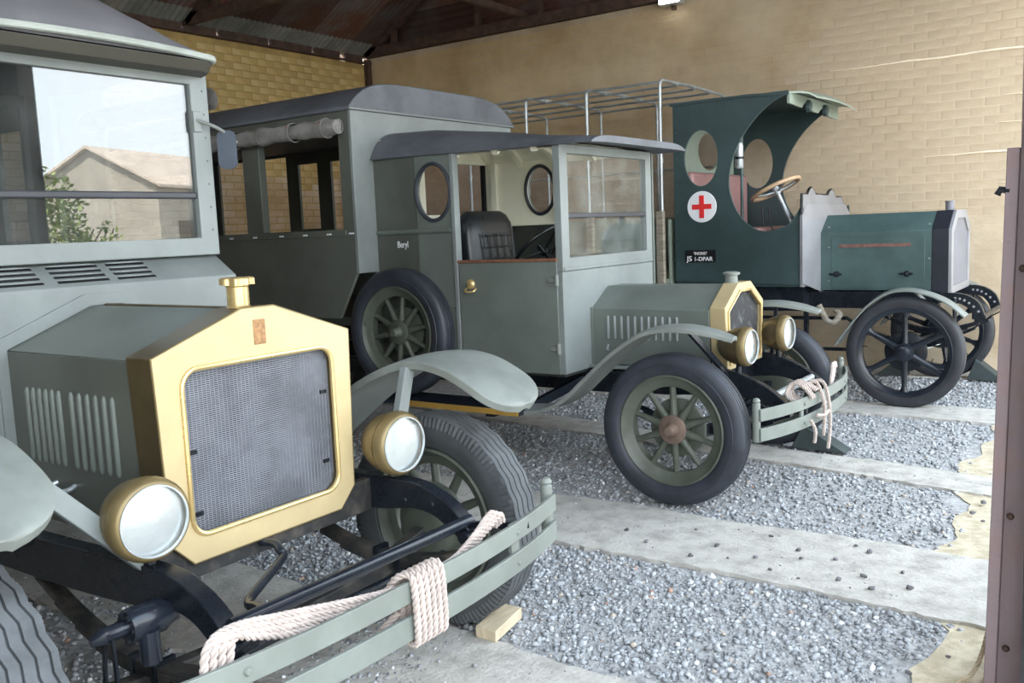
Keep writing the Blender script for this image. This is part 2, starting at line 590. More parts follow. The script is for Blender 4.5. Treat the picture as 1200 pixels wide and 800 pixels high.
def rope_mb(mb, pts, r, pitch=None, per=7, n=6):
    pitch = pitch or r * 5.2
    pts = resample([Vector(p) for p in pts], pitch / per)
    k = len(pts)
    if k < 3:
        return mb
    ts = [(pts[min(i + 1, k - 1)] - pts[max(i - 1, 0)]).normalized() for i in range(k)]
    ref = Vector((0, 0, 1)) if abs(ts[0].z) < 0.9 else Vector((1, 0, 0))
    nrm = (ref - ts[0] * ref.dot(ts[0])).normalized()
    frames = []
    for t in ts:
        nrm = (nrm - t * nrm.dot(t)).normalized()
        frames.append((nrm.copy(), t.cross(nrm)))
    for s in range(3):
        path = []
        for i in range(k):
            a = 2 * PI * (i / per + s / 3)
            path.append(pts[i] + (frames[i][0] * math.cos(a) + frames[i][1] * math.sin(a)) * r * 0.54)
        mb.tube(path, r * 0.47, n=n)
    return mb


def text_obj(name, body, m, parent, loc, size, xscale=1.0, offset=0.0, rot=(PI / 2, 0, 0), align='CENTER'):
    cu = bpy.data.curves.new(name, 'FONT')
    cu.body = body
    cu.size = size
    cu.align_x = align
    cu.offset = offset
    cu.extrude = 0.0008
    cu.materials.append(M[m])
    o = bpy.data.objects.new(name, cu)
    C.objects.link(o)
    o.parent = parent
    w = worldloc(parent)
    o.location = (loc[0] - w.x, loc[1] - w.y, loc[2] - w.z)
    o.rotation_euler = rot
    o.scale = (xscale, 1, 1)
    bpy.context.view_layer.update()
    me = bpy.data.meshes.new_from_object(o.evaluated_get(bpy.context.evaluated_depsgraph_get()))
    me.name = name
    bpy.data.objects.remove(o)
    q = bpy.data.objects.new(name, me)
    C.objects.link(q)
    q.parent = parent
    q.location = (loc[0] - w.x, loc[1] - w.y, loc[2] - w.z)
    q.rotation_euler = rot
    q.scale = (xscale, 1, 1)
    return q


# ------------------------------------------------------------------ setting: ground
def wobble_strip(name, near, far, x0, x1, z0, z1, m, parent, amp=0.010, step=0.035):
    """a concrete strip along x whose two edges (functions of x) are ragged"""
    xs = list(np.arange(x0, x1 + 1e-6, step))
    ph = random.uniform(0, 6)
    a = [near(x) + random.uniform(-amp, amp) + 0.015 * math.sin(x * 4.1 + ph) for x in xs]
    b = [far(x) + random.uniform(-amp, amp) + 0.015 * math.sin(x * 5.3 + ph) for x in xs]
    poly = list(zip(xs, a)) + list(zip(reversed(xs), reversed(b)))
    mb = MB().prism(poly, 'xy', z0, z1)
    return mb.build(name, m, parent, local=parent is None)


floor = struct(MB().bx(-8.7, 0.9, -3.4, 9.2, -0.25, -0.012).build('floor', 'earth'))
yard = struct(MB().bx(0.9, 60, -25, 60, -0.25, -0.02).build('ground_yard', 'yard'))
lin = lambda x0, y0, x1, y1: (lambda x: y0 + (y1 - y0) * (x - x0) / (x1 - x0))
wobble_strip('concrete_strip', lin(-8, 0.15, 0, 0.10), lin(-8, 0.85, 0, 0.80), -8.4, -0.3, -0.1, 0.004, 'concrete', floor)
wobble_strip('concrete_strip', lin(-8, 1.86, 0, 1.80), lin(-8, 2.62, -1.4, 2.45), -8.4, -0.3, -0.1, 0.005, 'concrete', floor)
wobble_strip('concrete_strip', lin(-4, 3.50, -0.6, 3.42), lin(-4, 4.08, -0.5, 4.10), -8.4, -0.2, -0.1, 0.006, 'concrete', floor)
wobble_strip('concrete_strip', lin(-4.3, 5.60, -1.2, 5.16), lin(-4.5, 5.95, -1.2, 5.50), -8.4, -0.2, -0.1, 0.005, 'concrete', floor)
wobble_strip('concrete_strip', lin(-4, 6.84, -0.8, 6.84), lin(-4, 7.2, -0.8, 7.33), -8.4, -0.2, -0.1, 0.006, 'concrete', floor)
wobble_strip('concrete_strip', lin(-4, 8.62, -0.8, 8.62), lin(-4, 9.1, -0.8, 9.1), -8.4, -0.2, -0.1, 0.004, 'concrete', floor)
sand_xs = list(np.arange(-3.2, 9.2, 0.06))
edge = [float(np.interp(y, [2.4, 2.9, 3.3, 4.1, 5.1, 6, 8], [-0.55, -0.56, -0.60, -0.67, -0.79, -0.85, -0.7])) + 0.04 * math.sin(y * 4.3) + 0.03 * math.sin(y * 11.7 + 1) + random.uniform(-0.010, 0.010) for y in sand_xs]
MB().prism(list(zip(edge, sand_xs)) + [(0.95, 9.2), (0.95, -3.2)], 'xy', -0.1, -0.006).build('sand_apron', 'sand', floor)


# gravel: real stones, one mesh to a bed
def ico():
    bm = bmesh.new()
    bmesh.ops.create_icosphere(bm, subdivisions=1, radius=1)
    v = np.array([p.co[:] for p in bm.verts])
    f = np.array([[q.index for q in p.verts] for p in bm.faces])
    bm.free()
    return v, f


ICO_V, ICO_F = ico()
STONES = []
for k in range(14):
    d = rng.uniform(0.62, 1.28, len(ICO_V))
    STONES.append(ICO_V * d[:, None] * np.array([1.0, rng.uniform(0.65, 0.95), rng.uniform(0.5, 0.75)]))


def gravel(name, n, xf, yf, smin, smax, dark=1.0, inside=None, zb=-0.012, fine=0):
    x, y = xf(n), yf(n)
    if inside is not None:
        k = inside(x, y)
        x, y = x[k], y[k]
        n = len(x)
    s = smin + (smax - smin) * rng.random(n) ** 2.2
    if fine:
        s[rng.random(n) < fine] *= 0.42
    a, b, c = rng.uniform(0, 2 * PI, (3, n))
    b = b * 0.12
    V = np.empty((n, 12, 3), np.float32)
    kind = rng.integers(0, len(STONES), n)
    ca, sa, cb, sb = np.cos(a), np.sin(a), np.cos(b), np.sin(b)
    for q in range(len(STONES)):
        i = np.where(kind == q)[0]
        P = STONES[q][None] * s[i, None, None]
        X, Y, Z = P[..., 0], P[..., 1], P[..., 2]
        X, Z = X * cb[i, None] - Z * sb[i, None], X * sb[i, None] + Z * cb[i, None]
        V[i, :, 0] = X * ca[i, None] - Y * sa[i, None] + x[i, None]
        V[i, :, 1] = X * sa[i, None] + Y * ca[i, None] + y[i, None]
        V[i, :, 2] = Z + (s[i] * rng.uniform(-0.05, 0.55, len(i)))[:, None] + zb
    Fi = (ICO_F[None] + (np.arange(n) * 12)[:, None, None]).reshape(-1)
    me = bpy.data.meshes.new(name)
    me.vertices.add(n * 12)
    me.vertices.foreach_set('co', V.reshape(-1))
    nf = n * 20
    me.loops.add(nf * 3)
    me.loops.foreach_set('vertex_index', Fi.astype(np.int32))
    me.polygons.add(nf)
    me.polygons.foreach_set('loop_start', np.arange(0, nf * 3, 3, dtype=np.int32))
    me.polygons.foreach_set('loop_total', np.full(nf, 3, dtype=np.int32))
    base = np.empty((n, 4), np.float32)
    g = rng.uniform(0.22, 0.50, n) * dark
    base[:, 0], base[:, 1], base[:, 2], base[:, 3] = g * 0.97, g, g * 1.04, 1
    r = rng.random(n)
    w = r < 0.03
    base[w, :3] = np.array([0.72, 0.72, 0.72])
    w = (r > 0.03) & (r < 0.05)
    base[w, :3] = np.array([0.48, 0.41, 0.34])
    w = (r > 0.05) & (r < 0.053)
    base[w, :3] = np.array([0.44, 0.28, 0.21])
    at = me.color_attributes.new('tint', 'FLOAT_COLOR', 'POINT')
    at.data.foreach_set('color', np.repeat(base, 12, axis=0).reshape(-1))
    me.materials.append(M['stone'])
    me.update()
    me.validate()
    o = bpy.data.objects.new(name, me)
    C.objects.link(o)
    return stuff(o)


uni = lambda a, b: (lambda n: rng.uniform(a, b, n))


def rag(y0, y1, xr):
    return lambda x, y: (y > y0 + 0.03 * np.sin(x * 9) + rng.normal(0, 0.012, len(x))) & (y < y1 + 0.03 * np.sin(x * 7 + 2) + rng.normal(0, 0.012, len(x))) & (x < xr + 0.07 * np.sin(y * 6) + rng.normal(0, 0.03, len(x)))


GL = lambda lab: lab
g1 = gravel('gravel', 25000, uni(-4.2, -0.35), uni(2.40, 3.52), 0.006, 0.017, 1.0, rag(2.49, 3.43, -0.585), fine=0.5)
tag(g1, 'broad gravel bed nearest the camera, right of the brass-fronted ambulance', 'gravel')
g2 = gravel('gravel', 16000, uni(-4.8, -0.4), uni(4.02, 5.5), 0.007, 0.017, 1.0,
            lambda x, y: rag(4.10, 6, -0.74)(x, y) & (y < np.interp(x, [-4.3, -1.2], [5.60, 5.16]) + rng.normal(0, 0.015, len(x))), fine=0.45)
tag(g2, 'gravel bed under the near front wheel of the middle ambulance', 'gravel')
g3 = gravel('gravel', 11000, uni(-4.8, -0.4), uni(5.4, 6.95), 0.008, 0.018, 1.0,
            lambda x, y: rag(5, 6.85, -0.84)(x, y) & (y > np.interp(x, [-4.5, -1.2], [5.95, 5.50]) + rng.normal(0, 0.015, len(x))), fine=0.4)
tag(g3, 'gravel bed between the middle ambulance and the red cross truck', 'gravel')
g4 = gravel('gravel', 6500, uni(-4.6, -0.5), uni(7.2, 8.7), 0.009, 0.020, 1.0, rag(7.30, 8.62, -0.75))
tag(g4, 'gravel bed beneath the red cross truck beside the brick wall', 'gravel')
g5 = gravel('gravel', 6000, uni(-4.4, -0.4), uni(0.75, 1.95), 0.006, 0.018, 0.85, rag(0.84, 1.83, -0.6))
tag(g5, 'dark gravel bed between the wheels of the brass-fronted ambulance', 'gravel')

for (ya_c, yb_c, n_c, lab) in ((1.85, 2.47, 700, 'sparse chippings on the concrete strip beneath the nearest ambulance'), (3.45, 4.07, 600, 'sparse chippings on the wide concrete strip before the middle ambulance'),
                               (5.22, 5.5, 400, 'sparse chippings on the concrete strip by the dark green wedge'), (6.87, 7.25, 400, 'sparse chippings on the concrete strip under the red cross truck')):
    tag(gravel('gravel', n_c, uni(-4.6, -0.6), uni(ya_c, yb_c), 0.003, 0.0075, 0.9, lambda x, y: rng.random(len(x)) < np.where(x < -1.9, 1.0, 0.4), zb=0.004), lab, 'gravel')
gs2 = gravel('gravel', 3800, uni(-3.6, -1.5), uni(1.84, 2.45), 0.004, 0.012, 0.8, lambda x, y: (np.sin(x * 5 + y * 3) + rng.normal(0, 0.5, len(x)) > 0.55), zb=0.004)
tag(gs2, 'patch of dark chippings on the concrete under the nearest radiator', 'gravel')

# loose stones lying on the concrete strips
spots = [(-1.55, 3.72), (-1.35, 3.66), (-1.38, 3.95), (-1.22, 3.83), (-1.18, 3.74), (-1.05, 3.80), (-0.98, 3.58), (-0.9, 3.66), (-0.85, 3.55), (-1.02, 4.0),
         (-1.72, 3.88), (-1.6, 3.55), (-0.78, 3.78), (-1.25, 3.56), (-2.0, 3.72), (-1.85, 3.62), (-0.95, 3.95), (-1.45, 3.6), (-0.72, 3.62), (-1.12, 3.52),
         (-0.62, 3.06), (-0.56, 3.2), (-0.58, 2.92), (-0.5, 3.1), (-0.66, 4.7), (-0.6, 4.6), (-0.64, 4.9)]
stone_me = []
for k in range(5):
    mb = MB().add([tuple(p) for p in STONES[k]], [tuple(int(i) for i in f) for f in ICO_F])
    me = mb.mesh('loose_stone', smooth=20)
    me.materials.append(M['stone_loose'])
    stone_me.append(me)
for i, (x, y) in enumerate(spots):
    s = random.uniform(0.009, 0.019)
    o = obj_mesh('loose_stone', stone_me[i % 5], (x, y, 0.005 + s * 0.45), (0, 0, random.uniform(0, 6)))
    o.scale = (s, s, s)
    tag(o, 'small grey stone strayed from the gravel onto pale bare ground', 'stone', 'loose stones off the gravel')


# ------------------------------------------------------------------ setting: brick walls
def brick_mesh(lx, lz, t, c, axis):
    """a brick face with chamfered rim; axis is the way it faces ('-y' or '+x'), back open"""
    o = [(-lx / 2, 0, -lz / 2), (lx / 2, 0, -lz / 2), (lx / 2, 0, lz / 2), (-lx / 2, 0, lz / 2)]
    m_ = [(p[0], -(t * 0.45), p[2]) for p in o]
    f_ = [(p[0] - math.copysign(c, p[0]), -t, p[2] - math.copysign(c, p[2])) for p in o]
    v = o + m_ + f_
    q = [(8, 9, 10, 11)]
    for i in range(4):
        j = (i + 1) % 4
        q += [(i, j, j + 4, i + 4), (i + 4, j + 4, j + 8, i + 8)]
    if axis == '+x':
        v = [(-p[1], p[0], p[2]) for p in v]
    return v, q


def add_tint(me, cols):
    at = me.color_attributes.new('tint', 'FLOAT_COLOR', 'POINT')
    at.data.foreach_set('color', np.asarray(cols, np.float32).reshape(-1))


def brick_wall(wall, axis, plane, u0, u1, z0, z1, m, tints, near_key, low=None, skip=None, bump=0.006, J=0.011, c=0.006):
    """300 nearest bricks as parts, the rest joined"""
    BL, BH = 0.233 - J, 0.078 - J
    cells = []
    row = 0
    z = z0
    while z + BH <= z1 + 1e-6:
        u = u0 - (0.116 if row % 2 else 0)
        while u < u1:
            a, b = max(u, u0), min(u + BL, u1)
            if b - a > 0.06:
                cells.append(((a + b) / 2, z + BH / 2, b - a))
            u += BL + J
        z += BH + J
        row += 1
    cells.sort(key=lambda q: near_key(q[0], q[1]))
    variants = []
    for k in range(8):
        v, q = brick_mesh(BL, BH, bump * (1 + 0.6 * random.random()), c, axis)
        me = MB().add(v, q).mesh('brick', smooth=20)
        me.materials.append(M[m])
        add_tint(me, [(*tints[k % len(tints)], 1)] * len(v))
        variants.append(me)
    cnt = 0
    rest = MB()
    cols = []
    for u, zc, L in cells:
        loc = (u, plane, zc) if axis == '-y' else (plane, u, zc)
        if cnt < 300 and L > BL - 0.01 and not (skip and skip(u, zc)):
            obj_mesh('brick', random.choice(variants), loc, (0, 0, 0), wall)
            cnt += 1
        else:
            v, q = brick_mesh(L, BH, bump * (1 + 0.6 * random.random()), c, axis)
            rest.add([(p[0] + loc[0], p[1] + loc[1], p[2] + loc[2]) for p in v], q)
            t = random.choice(tints)
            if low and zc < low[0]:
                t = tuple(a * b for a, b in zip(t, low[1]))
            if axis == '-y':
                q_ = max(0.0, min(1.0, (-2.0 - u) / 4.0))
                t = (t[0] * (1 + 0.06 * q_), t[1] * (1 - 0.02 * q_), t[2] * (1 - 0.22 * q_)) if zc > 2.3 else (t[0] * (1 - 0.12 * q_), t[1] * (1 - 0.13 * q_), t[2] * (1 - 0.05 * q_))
            cols += [(*t, 1)] * len(v)
    me = bpy.data.meshes.new('brick_field')
    me.from_pydata(rest.v, [], rest.f)
    me.materials.append(M[m])
    add_tint(me, cols)
    o = obj_mesh('brick_field', me, parent=wall)
    stuff(o)


side_t = [(1, 1, 1), (0.985, 0.98, 0.975), (1.015, 1.01, 1.0), (0.99, 0.985, 0.98), (0.985, 0.985, 0.985), (1.01, 1.0, 0.99), (0.975, 0.965, 0.955), (1, 1.005, 1.0)]
back_t = [(1, 1, 1), (0.93, 0.92, 0.90), (1.04, 1.03, 1.0), (0.96, 0.93, 0.88), (1.02, 1.03, 1.06), (0.88, 0.85, 0.80), (1, 0.97, 0.92), (0.97, 1.0, 0.97)]
WX = -8.46
wall_side = struct(MB().bx(WX - 0.2, 0.35, 9.0, 9.22, -0.2, 3.72).build('wall_right', 'mortar_side'))
seen = lambda u, z: not (u < 0.0)
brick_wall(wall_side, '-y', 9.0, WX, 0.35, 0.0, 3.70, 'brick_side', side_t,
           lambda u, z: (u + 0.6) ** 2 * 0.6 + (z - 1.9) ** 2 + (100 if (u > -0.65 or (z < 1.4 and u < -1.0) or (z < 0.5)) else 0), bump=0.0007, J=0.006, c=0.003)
wall_back = struct(MB().bx(WX - 0.22, WX, -3.3, 9.0, -0.2, 3.645).build('wall_back', 'mortar_back'))
brick_wall(wall_back, '+x', WX, -3.3, 9.0, 0.0, 3.63, 'brick_back', back_t,
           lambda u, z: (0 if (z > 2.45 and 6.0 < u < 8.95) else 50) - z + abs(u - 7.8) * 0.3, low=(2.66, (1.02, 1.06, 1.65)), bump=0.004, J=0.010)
# unseen left wall, set close in to block sky light from the near sides
M['wall_unseen_grey'] = mat('grey_unseen_wall', srgb(104, 102, 98), 0.95, var=0.1)
wall_left_unseen = struct(MB().bx(WX, -0.3, -2.1, -1.9, -0.2, 3.7).build('wall_left_unseen', 'wall_unseen_grey'))
# dark iron angle in the corner of the two walls
MB().bx(WX + 0.0, WX + 0.07, 8.92, 8.99, 2.0, 3.70).build('corner_angle', 'rust_beam', wall_back)
# pale ridges standing in for sunlight grazing the courses of the side wall
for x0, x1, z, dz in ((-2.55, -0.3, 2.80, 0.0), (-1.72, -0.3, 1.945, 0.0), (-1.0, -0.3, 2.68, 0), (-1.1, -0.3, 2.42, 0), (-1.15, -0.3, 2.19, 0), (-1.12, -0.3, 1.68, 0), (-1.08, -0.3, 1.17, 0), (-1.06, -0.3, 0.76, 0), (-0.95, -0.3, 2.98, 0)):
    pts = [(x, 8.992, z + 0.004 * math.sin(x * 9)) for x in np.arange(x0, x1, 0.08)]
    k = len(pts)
    MB().tube(pts, [0.002 + 0.008 * min(1, i / 8) for i in range(k)], n=6).build('sun_streak', 'streak', wall_side)

# ------------------------------------------------------------------ setting: roof
EZ, RX, PITCH_R = 3.74, -4.35, rad(30)
roof = struct(MB().bx(WX - 0.1, -0.1, 9.02, 9.16, 3.72, 3.80).build('roof', 'rust_beam'))


def sheet_mesh(L, W=0.68, waves=9, amp=0.010, m='rust'):
    mb = MB()
    n = waves * 6
    vs_, fs = [], []
    for i in range(n + 1):
        y = -W / 2 + W * i / n
        z = amp * math.cos(2 * PI * waves * i / n)
        vs_ += [(0, y, z), (L, y, z)]
    for i in range(n):
        fs.append((2 * i, 2 * i + 1, 2 * i + 3, 2 * i + 2))
    mb.add(vs_, fs)
    me = mb.mesh('roof_sheet', smooth=80)
    me.materials.append(M[m])
    return me


XE = WX - 0.02
SL = (RX - XE) / math.cos(PITCH_R)
nrow = 3
LL = SL / nrow + 0.12
sm_dark, sm_light = sheet_mesh(LL), sheet_mesh(0.27, m='eaves_lit')
for side in (1, -1):
    ncol = 19
    for c in range(ncol):
        y = -3.2 + c * 0.66 + 0.2
        for r in range(nrow):
            s0 = r * SL / nrow
            x = XE + s0 * math.cos(PITCH_R)
            z = EZ + 0.005 + s0 * math.sin(PITCH_R) + r * 0.012
            if side == 1:
                obj_mesh('roof_sheet', sm_dark, (x, y, z), (0, -PITCH_R, 0), roof)
            else:
                obj_mesh('roof_sheet', sm_dark, (2 * RX - x, y, z), (0, -PITCH_R, PI), roof)
        if side == 1:
            obj_mesh('eaves_sheet', sm_light, (XE - 0.01, y, EZ - 0.010), (0, -PITCH_R, 0), roof)
# purlins, rafters, tie beams
for k, s in enumerate((1.7, 3.3, 4.5)):
    x = XE + s * math.cos(PITCH_R)
    z = EZ - 0.06 + s * math.sin(PITCH_R)
    for xx in (x, 2 * RX - x):
        MB().bar((xx, -3.2, z), (xx, 9.0, z), 0.05, 0.06).build('purlin', 'rust_beam', roof)
for y in (8.94, 6.25, 3.4, 0.4, -2.4):
    zt = 3.78
    MB().bar((WX, y, zt), (-0.25, y, zt), 0.07, 0.11).build('tie_beam', 'rust_beam', roof)
    for sg in (1, -1):
        a = (WX + 0.05, y, 3.76) if sg == 1 else (2 * RX - WX - 0.05, y, 3.76)
        b = (RX, y, 3.76 + (RX - WX - 0.05) * math.tan(PITCH_R) - 0.02)
        MB().bar(a, b, 0.07, 0.10).build('rafter', 'rust_beam', roof)
    for px in (-7.93, -6.6, -5.72, RX, -2.9, -1.6):
        h = (min(px - WX, 2 * RX - WX - px)) * math.tan(PITCH_R)
        MB().bar((px, y, 3.78), (px, y, 3.74 + h), 0.06, 0.06, (1, 0, 0)).build('truss_post', 'rust_beam', roof)
for x in (-5.95, -2.7):
    MB().bar((x, -3.2, 3.86), (x, 9.0, 3.86), 0.06, 0.07).build('runner', 'rust_beam', roof)
y = -3.2
while y < 8.95:
    L = random.uniform(0.25, 0.75)
    MB().bx(WX - 0.2, WX + 0.015, y, min(9.0, y + L), 3.645, 3.752).build('eaves_filler', 'rust_beam', roof)
    y += L + random.uniform(0.03, 0.10)
MB().bar((WX + 0.05, -3.3, 3.655), (WX + 0.05, 9.0, 3.655), 0.05, 0.016).build('wall_plate', 'rust_beam', roof)
# gable of corrugated iron above the side wall: sheets lying on their side
gw = []
for r in range(6):
    z0 = 3.78 + r * 0.40
    for side in (1, -1):
        h = z0 - 3.70
        xl = WX + h / math.tan(PITCH_R)
        xr = RX
        x = xl
        while x < xr - 0.02:
            L = min(1.6, xr - x)
            vs_, fs = [], []
            n = 30
            for i in range(n + 1):
                zz = z0 + 0.43 * i / n
                yy = 9.06 + 0.008 * math.cos(2 * PI * 5 * i / n) + 0.002 * r
                xa, xb = (x, x + L) if side == 1 else (2 * RX - x, 2 * RX - x - L)
                vs_ += [(xa, yy, zz), (xb, yy, zz)]
            for i in range(n):
                fs.append((2 * i, 2 * i + 1, 2 * i + 3, 2 * i + 2))
            MB().add(vs_, fs).build('gable_sheet', 'rust', roof, smooth=80)
            x += 1.58

# floodlight at the head of the side wall
fl = empty('floodlight', (-4.12, 8.93, 3.66), 'small glowing floodlight fixed at the top of the side wall', 'lamp')
MB().bx(-4.24, -4.00, 8.86, 8.97, 3.66, 3.84).build('housing', 'steel', fl, bevel=0.01)
MB().obox((-4.12, 8.85, 3.74), (0.105, 0, 0), (0, 0.004, 0.0), (0, 0, 0.075)).build('lamp_face', 'lamp_glow', fl)
MB().bx(-4.14, -4.10, 8.95, 9.0, 3.62, 3.70).build('bracket', 'rust_beam', fl)

# ------------------------------------------------------------------ doorway post and pier at the right
post = empty('gate_post', (-0.32, 3.0, 0), 'rusty purple-brown steel post standing at the right edge of the opening', 'post')
secs = []
for z, dx in ((0, -0.024), (1.62, 0.006)):
    x0, x1, y0, y1 = -0.353 + dx, -0.235 + dx, 2.985, 3.05
    secs.append([(x0, y0, z), (x1, y0, z), (x1, y1, z), (x0, y1, z)])
MB().loft(secs).build('upright', 'post_rust', post, bevel=0.004)
MB().loft([[(p[0] if i in (0, 3) else p[0] - 0.085, p[1] - (0.028 if i in (0, 1) else 0.058), p[2]) for i, p in enumerate(s)] for s in secs]).build('flange', 'post_rust', post, bevel=0.003)
for x, z in ((-0.315, 0.55), (-0.30, 1.28), (-0.318, 0.14)):
    MB().lathe([(0.0, 0.010), (0.007, 0.009), (0.010, 0.004), (0.011, 0)], (x, 2.957, z), 'y', 10, -1).build('bolt', 'rust_beam', post)
MB().tube([(-0.338, 2.965, 1.50), (-0.362, 2.965, 1.505), (-0.370, 2.965, 1.49)], 0.010, 8).build('latch_peg', 'black', post)
pier = struct(MB().bx(-0.225, 0.25, 2.78, 3.22, -0.2, 4.2).build('pillar_right', 'mortar'))
MB().bx(-0.328, -0.265, 3.11, 3.18, 1.0, 4.2).build('door_channel', 'post_rust', pier)
bd = [(2.79, 0.0), (3.20, 0.0)] + [(3.20 + random.uniform(-0.012, 0.012), z) for z in np.arange(0.1, 4.15, 0.08)] + [(3.19, 4.18), (2.79, 4.18)]
MB().prism(bd, 'yz', -0.262, -0.236).build('added_dark_board', 'added_board_dark', pier)  # added board that makes the pier mirror dark in the windscreen
for r in range(54):
    z = 0.002 + r * 0.078
    for face in (0, 1, 2):
        segs = ((2.785, 2.995), (3.006, 3.215)) if r % 2 == 0 else ((2.785, 2.885), (2.896, 3.105), (3.116, 3.215))
        if face == 0:
            for a, b in segs:
                MB().bx(-0.233, -0.22, a, b, z, z + 0.067).build('brick', 'brick_red', pier)
        elif face == 1:
            for a, b in (((-0.22, 0.0), (0.012, 0.245)) if r % 2 else ((-0.22, -0.11), (-0.1, 0.12), (0.13, 0.245))):
                MB().bx(a, b, 2.772, 2.785, z, z + 0.067).build('brick', 'brick_red', pier)


# ------------------------------------------------------------------ wheels
def wheel_meshes(kind):
    """returns the meshes of one wheel about its own centre, axis y, outer side -y"""
    D = {}
    if kind == 'zigzag':
        R, hw, ri, nsp = 0.395, 0.078, 0.262, 10
    elif kind == 'ribbed':
        R, hw, ri, nsp = 0.397, 0.068, 0.278, 10
    else:
        R, hw, ri, nsp = 0.418, 0.050, 0.335, 6
    # tyre
    if kind == 'zigzag':
        n = 240
        grooves = [-0.044, -0.015, 0.015, 0.044]
        prof = [(-0.045, ri - 0.004, 0), (-0.068, ri + 0.02, 0), (-0.078, ri + 0.050, 0), (-0.080, ri + 0.072, 0), (-0.0775, R - 0.038, 0), (-0.076, R - 0.037, 2), (-0.070, R - 0.010, 2), (-0.063, R - 0.002, 1)]
        for g in grooves:
            prof += [(g - 0.0032, R + 0.0005, 1), (g - 0.0022, R - 0.007, 1), (g + 0.0022, R - 0.007, 1), (g + 0.0032, R + 0.0005, 1)]
        prof += [(0.063, R - 0.002, 1), (0.070, R - 0.010, 2), (0.076, R - 0.037, 2), (0.0775, R - 0.038, 0), (0.080, ri + 0.072, 0), (0.078, ri + 0.050, 0), (0.068, ri + 0.02, 0), (0.045, ri - 0.004, 0)]
        vs_, fs = [], []
        k = len(prof)
        for j in range(n):
            a = 2 * PI * j / n
            tri = abs((j % 8) / 4 - 1) * 2 - 1
            for y, r, fl_ in prof:
                if fl_ == 1:
                    y = y + 0.0038 * tri
                if fl_ == 2:
                    r = r - (0.007 if j % 2 else 0)
                    y = y * (0.955 if j % 2 else 1.0)
                vs_.append((r * math.cos(a), y, r * math.sin(a)))
        for j in range(n):
            for i in range(k):
                i2, j2 = (i + 1) % k, (j + 1) % n
                fs.append((j * k + i, j * k + i2, j2 * k + i2, j2 * k + i))
        mb = MB().add(vs_, fs)
        me = mb.mesh('tyre', 20)
        me.materials.append(M['rubber'])
        me.materials.append(M['rubber_tread'])
        vr = np.array(vs_)
        for p in me.polygons:
            c = p.center
            if math.hypot(c.x, c.z) > R - 0.005 and abs(c.y) < 0.068:
                p.material_index = 1
        D['tyre'] = me
    else:
        prof = []
        if kind == 'ribbed':
            prof = [(ri - 0.004, -0.040), (ri + 0.012, -0.056), (ri + 0.035, -0.068), (ri + 0.06, -0.0695), (ri + 0.062, -0.066), (ri + 0.080, -0.065), (R - 0.020, -0.058), (R - 0.008, -0.050)]
            for g in (-0.036, -0.018, 0.0, 0.018, 0.036):
                prof += [(R - 0.001 - abs(g) * 0.08, g - 0.0045), (R - 0.008, g - 0.003), (R - 0.008, g + 0.003), (R - 0.001 - abs(g) * 0.08, g + 0.0045)]
            prof += [(R - 0.008, 0.050), (R - 0.020, 0.058), (ri + 0.07, 0.0675), (ri + 0.035, 0.068), (ri + 0.012, 0.056), (ri - 0.004, 0.040)]
            m = M['rubber_blue']
        else:
            prof = [(ri - 0.002, -0.040), (ri + 0.02, -0.047), (R - 0.022, -0.046), (R - 0.012, -0.040), (R, -0.028), (R, 0.028), (R - 0.012, 0.040), (R - 0.022, 0.046), (ri + 0.02, 0.047), (ri - 0.002, 0.040)]
            m = M['rubber_dark']
        me = MB().ring(prof, n=96).mesh('tyre', 40)
        me.materials.append(m)
        D['tyre'] = me
    rim_m = M['green_shaded'] if kind != 'six' else M['black_gloss']
    rim_m = M['green_rim'] if kind != 'six' else rim_m
    if kind == 'six':
        prof = [(ri, -0.043), (ri + 0.004, -0.040), (ri + 0.004, 0.040), (ri, 0.043), (ri - 0.012, 0.040), (ri - 0.035, 0.026), (ri - 0.035, -0.026), (ri - 0.012, -0.040)]
    else:
        prof = [(ri + 0.010, -0.058 * hw / 0.07), (ri + 0.002, -0.062 * hw / 0.07), (ri - 0.010, -0.050 * hw / 0.07), (ri - 0.022, -0.036), (ri - 0.050, -0.030), (ri - 0.054, -0.026), (ri - 0.054, 0.026), (ri - 0.050, 0.030), (ri - 0.022, 0.036), (ri - 0.010, 0.050 * hw / 0.07), (ri + 0.002, 0.062 * hw / 0.07), (ri + 0.010, 0.058 * hw / 0.07)]
    me = MB().ring(prof, n=72).mesh('wheel', 40)
    me.materials.append(rim_m)
    D['rim'] = me
    # spoke (pointing +z from the centre)
    rin = ri - (0.034 if kind == 'six' else 0.052)
    if kind == 'six':
        sec = [(0.05, 0.030, 0.022), (0.12, 0.024, 0.019), (rin - 0.04, 0.019, 0.017), (rin - 0.012, 0.028, 0.020), (rin + 0.006, 0.046, 0.024)]
    else:
        sec = [(0.045, 0.020, 0.026), (0.07, 0.027, 0.026), (0.105, 0.019, 0.021), (0.17, 0.0165, 0.018), (rin + 0.004, 0.0155, 0.016)]
    n = 12
    ss = [[(wx * math.cos(2 * PI * j / n), wy * math.sin(2 * PI * j / n), z) for j in range(n)] for z, wx, wy in sec]
    me = MB().loft(ss).mesh('spoke', 50)
    me.materials.append(rim_m)
    D['spoke'] = me
